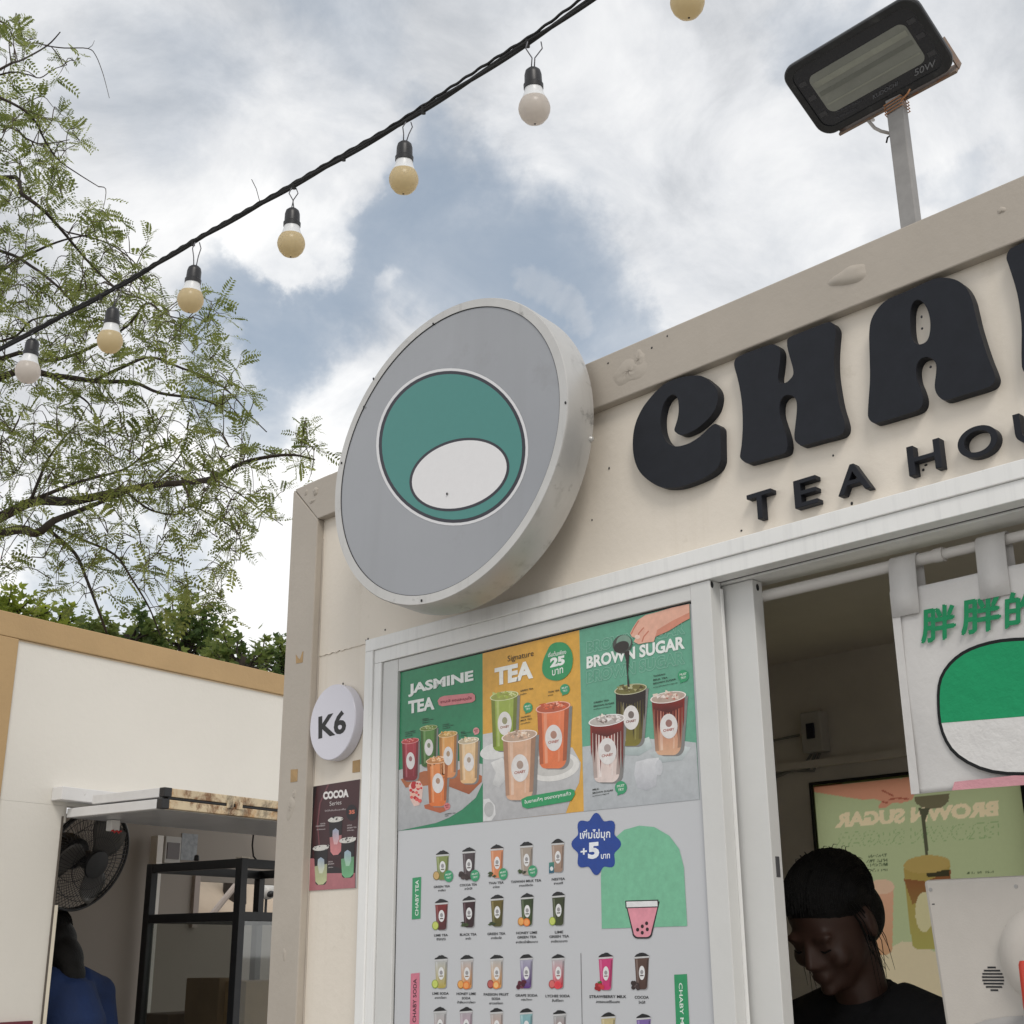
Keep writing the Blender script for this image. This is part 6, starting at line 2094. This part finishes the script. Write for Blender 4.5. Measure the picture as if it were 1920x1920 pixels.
    # lashes
    for s in (-1, 1):
        m = MB().tube([H(s * .016, -.083, -.004), H(s * .029, -.0855, -.008), H(s * .041, -.080, -.005)], [.0012, .0018, .001], 6)
        o = m.build('eyelash', hair.data.materials[0], T)
        o.data.transform(M)
    # shirt
    c = MB()
    c.tube([hip - V((0, 0, .10)), hip, hip.lerp(sh, .35), hip.lerp(sh, .7), sh - V((0, 0, .01))], [.150, .160, .133, .146, .112], 18)
    c.ell(sh - V((0, -.005, .09)), .180, .104, .132)
    c.tube([sh + V((0, .02, -.02)), nk + V((0, .006, .004))], [.082, .064], 16)
    for s in (-1, 1):
        S = sh + V((s * .165, .01, -.035))
        c.ell(S, .071, .068, .066)
        c.tube([sh + V((s * .05, .01, .0)), S], [.072, .066], 12)
        E_ = S + (V((s * .05, -.06, -.26)) if reach else V((s * .04, .03, -.27)))
        c.tube([S, S.lerp(E_, .5), S.lerp(E_, .72)], [.067, .068, .070], 12)
    shirt_o = c.build('shirt', shirt, T, fix=False)
    shirt_o.data.transform(M)
    remesh(shirt_o, .009 * scale, 4)
    # trousers
    c = MB()
    c.tube([hip + V((0, 0, .0)), hip - V((0, 0, .10))], [.150, .155], 18)
    for s in (-1, 1):
        Hj = hip + V((s * .085, .0, -.05))
        c.tube([Hj, V((s * .09, -.02, .47)), V((s * .09, .01, .10))], [.098, .072, .060], 14)
    tr = c.build('trousers', mat('dark_trousers', (.02, .021, .026), .8), T, fix=False)
    tr.data.transform(M)
    remesh(tr, .011 * scale, 3)
    return T


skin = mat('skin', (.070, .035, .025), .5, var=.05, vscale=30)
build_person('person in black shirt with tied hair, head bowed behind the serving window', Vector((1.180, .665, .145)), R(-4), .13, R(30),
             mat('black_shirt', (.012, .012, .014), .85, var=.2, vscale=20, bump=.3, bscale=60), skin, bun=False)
ha_, hz_ = Lq(122, 1846, -.34)
tn_ = R(288)
hp_ = L(ha_, -.36, hz_) - Matrix.Rotation(tn_, 3, 'Z') @ Vector((0, -.10, 1.335))
build_person('person in bright blue shirt with dark hair, back turned, inside the white stall', hp_, tn_, .10, R(34),
             mat('blue_shirt', (.0016, .017, .078), .8, var=.15, vscale=12, bump=.4, bscale=30), skin, reach=False, bun=False, long_hair=True, slump=.035)


# ================================================================== THINGS IN THE KIOSK
def build_till():
    y0 = .150
    a = onY(1730, 1650, y0)
    T = thing('till_monitor', 'pale grey till monitor seen from behind in the serving window', 'monitor', (a.x + .17, y0, 1.035))
    gm = mat('till_plastic', (.53, .495, .45), .5, var=.03, vscale=30, bump=.06, bscale=300)
    w, zt, zb = .36, a.z, 1.36
    tilt = .02
    m = MB()
    m.prism([(a.x + tx * w, y0, z) for tx, z in ((.0, zt), (1.0, zt), (1.03, zb), (.05, zb))], Vector((0, .022, 0)))
    m.build('shell', gm, T, bevel=.006)
    MB().box((a.x + .03, y0 + .0225, zb + .02), (a.x + w - .01, y0 + .026, zt - .02)).build('screen', GASK, T)
    for px, py in ((1745, 1668), (1905, 1662)):
        p = onY(px, py, y0)
        MB().lathe([(.0028, 0), (.0028, -.0008), (.0005, -.0009)], (p.x, y0, p.z), (0, 1, 0), 12).build('screw_hole', mat('till_plastic_dark', (.36, .35, .34), .5), T)
    p = onY(1748, 1695, y0)
    MB().box((p.x, y0 - .0006, p.z - .001), (p.x + .004, y0 + .001, p.z + .0005)).build('scratch', GASK, T)
    # hinge boss and neck
    bc = onY(1966, 1788, y0)
    MB().lathe([(.070, .0), (.068, -.010), (.058, -.019), (.040, -.024), (.0005, -.026)], (bc.x, y0 + .0005, bc.z - .004), (0, 1, 0), 40).build('hinge_boss', gm, T, smooth='auto')
    MB().tube([(bc.x, y0 - .03, bc.z - .05), (bc.x, y0 - .05, 1.25), (bc.x, y0 + .02, 1.06)], [.03, .03, .035], 14).build('neck', gm, T, smooth=True)
    MB().lathe([(.115, 0), (.115, .010), (.10, .018), (.02, .02)], (bc.x, y0 + .03, 1.0355), (0, 0, 1), 36).build('foot', gm, T, smooth='auto')
    # curved lower rib
    q = [onY(px, py, y0) for px, py in ((1822, 1922), (1850, 1912), (1890, 1906), (1935, 1904), (1990, 1908))]
    m = MB()
    for p in q:
        m.v += [(p.x, y0 - .001, p.z), (p.x, y0 - .016, p.z - .010), (p.x, y0 - .016, p.z - .06)]
    m.f = [(3 * i + k, 3 * i + k + 1, 3 * i + k + 4, 3 * i + k + 3) for i in range(4) for k in range(2)]
    m.build('cable_cover', mat('till_plastic_dark', (.36, .35, .34), .5), T, smooth=True)
    # speaker slots
    gc = onY(1862, 1835, y0)
    for i in range(8):
        v = -.0155 + .0044 * i
        hw = math.sqrt(max(.0165 ** 2 - v * v, 1e-6))
        MB().box((gc.x - hw, y0 - .0006, gc.z + v - .0012), (gc.x + hw, y0 + .004, gc.z + v + .0012)).build('speaker_slot', GASK, T)


build_till()


def build_bottle():
    c = onY(1916, 1800, .06)
    T = thing('squeeze_bottle', 'white bottle with a bright red cap in front of the till', 'bottle', (c.x + .012, .06, 1.035))
    x, y, z = c.x + .013, .06, c.z
    MB().lathe([(.016, 1.0355 - z), (.018, 1.04 - z), (.018, -.085), (.0165, -.070), (.0155, -.066)], (x, y, z), (0, 0, 1), 24).build('bottle_body', WHITEP, T, smooth='auto')
    MB().lathe([(.0172, -.064), (.0178, -.060), (.0170, -.006), (.0150, -.001), (.0005, .0)], (x, y, z), (0, 0, 1), 24).build('cap', mat('red_plastic', (.60, .045, .02), .4), T, smooth='auto')


build_bottle()


def build_switch_box():
    yw = KD - .05
    a, b = onY(1504, 1338, yw - .03), onY(1548, 1408, yw - .03)
    T = thing('breaker_box', 'small white breaker box with dark switch on the inner back wall', 'electrical box', (a.x, yw, b.z))
    gm = mat('breaker_plastic', (.52, .50, .47), .5)
    MB().box((a.x, yw - .045, b.z), (b.x, yw - .0005, a.z)).build('case', gm, T, bevel=.004)
    c, d = onY(1511, 1357, yw - .046), onY(1529, 1384, yw - .046)
    MB().box((c.x, yw - .050, d.z), (d.x, yw - .0452, c.z)).build('switch', mat('navy_switch', (.012, .014, .035), .3), T, bevel=.002)
    for k in range(3):
        x = a.x + .012 + .014 * k
        MB().tube([(x, yw - .012, b.z + .004), (x - .03, yw - .010, b.z - .03 - .01 * k), (x - .16, yw - .008, b.z - .06 + .012 * k), (a.x - .30, yw - .008, b.z - .10 + .02 * k)], .004, 6).build('cable', mat('grey_cable', (.30, .29, .27), .6), T, smooth=True)
    MB().tube([(a.x - .03, yw - .008, b.z + .06), (a.x - .12, yw - .008, b.z + .055), (a.x - .20, yw - .008, b.z + .02)], .004, 6).build('cable', mat('grey_cable', (.3, .29, .27), .6), T, smooth=True)


build_switch_box()
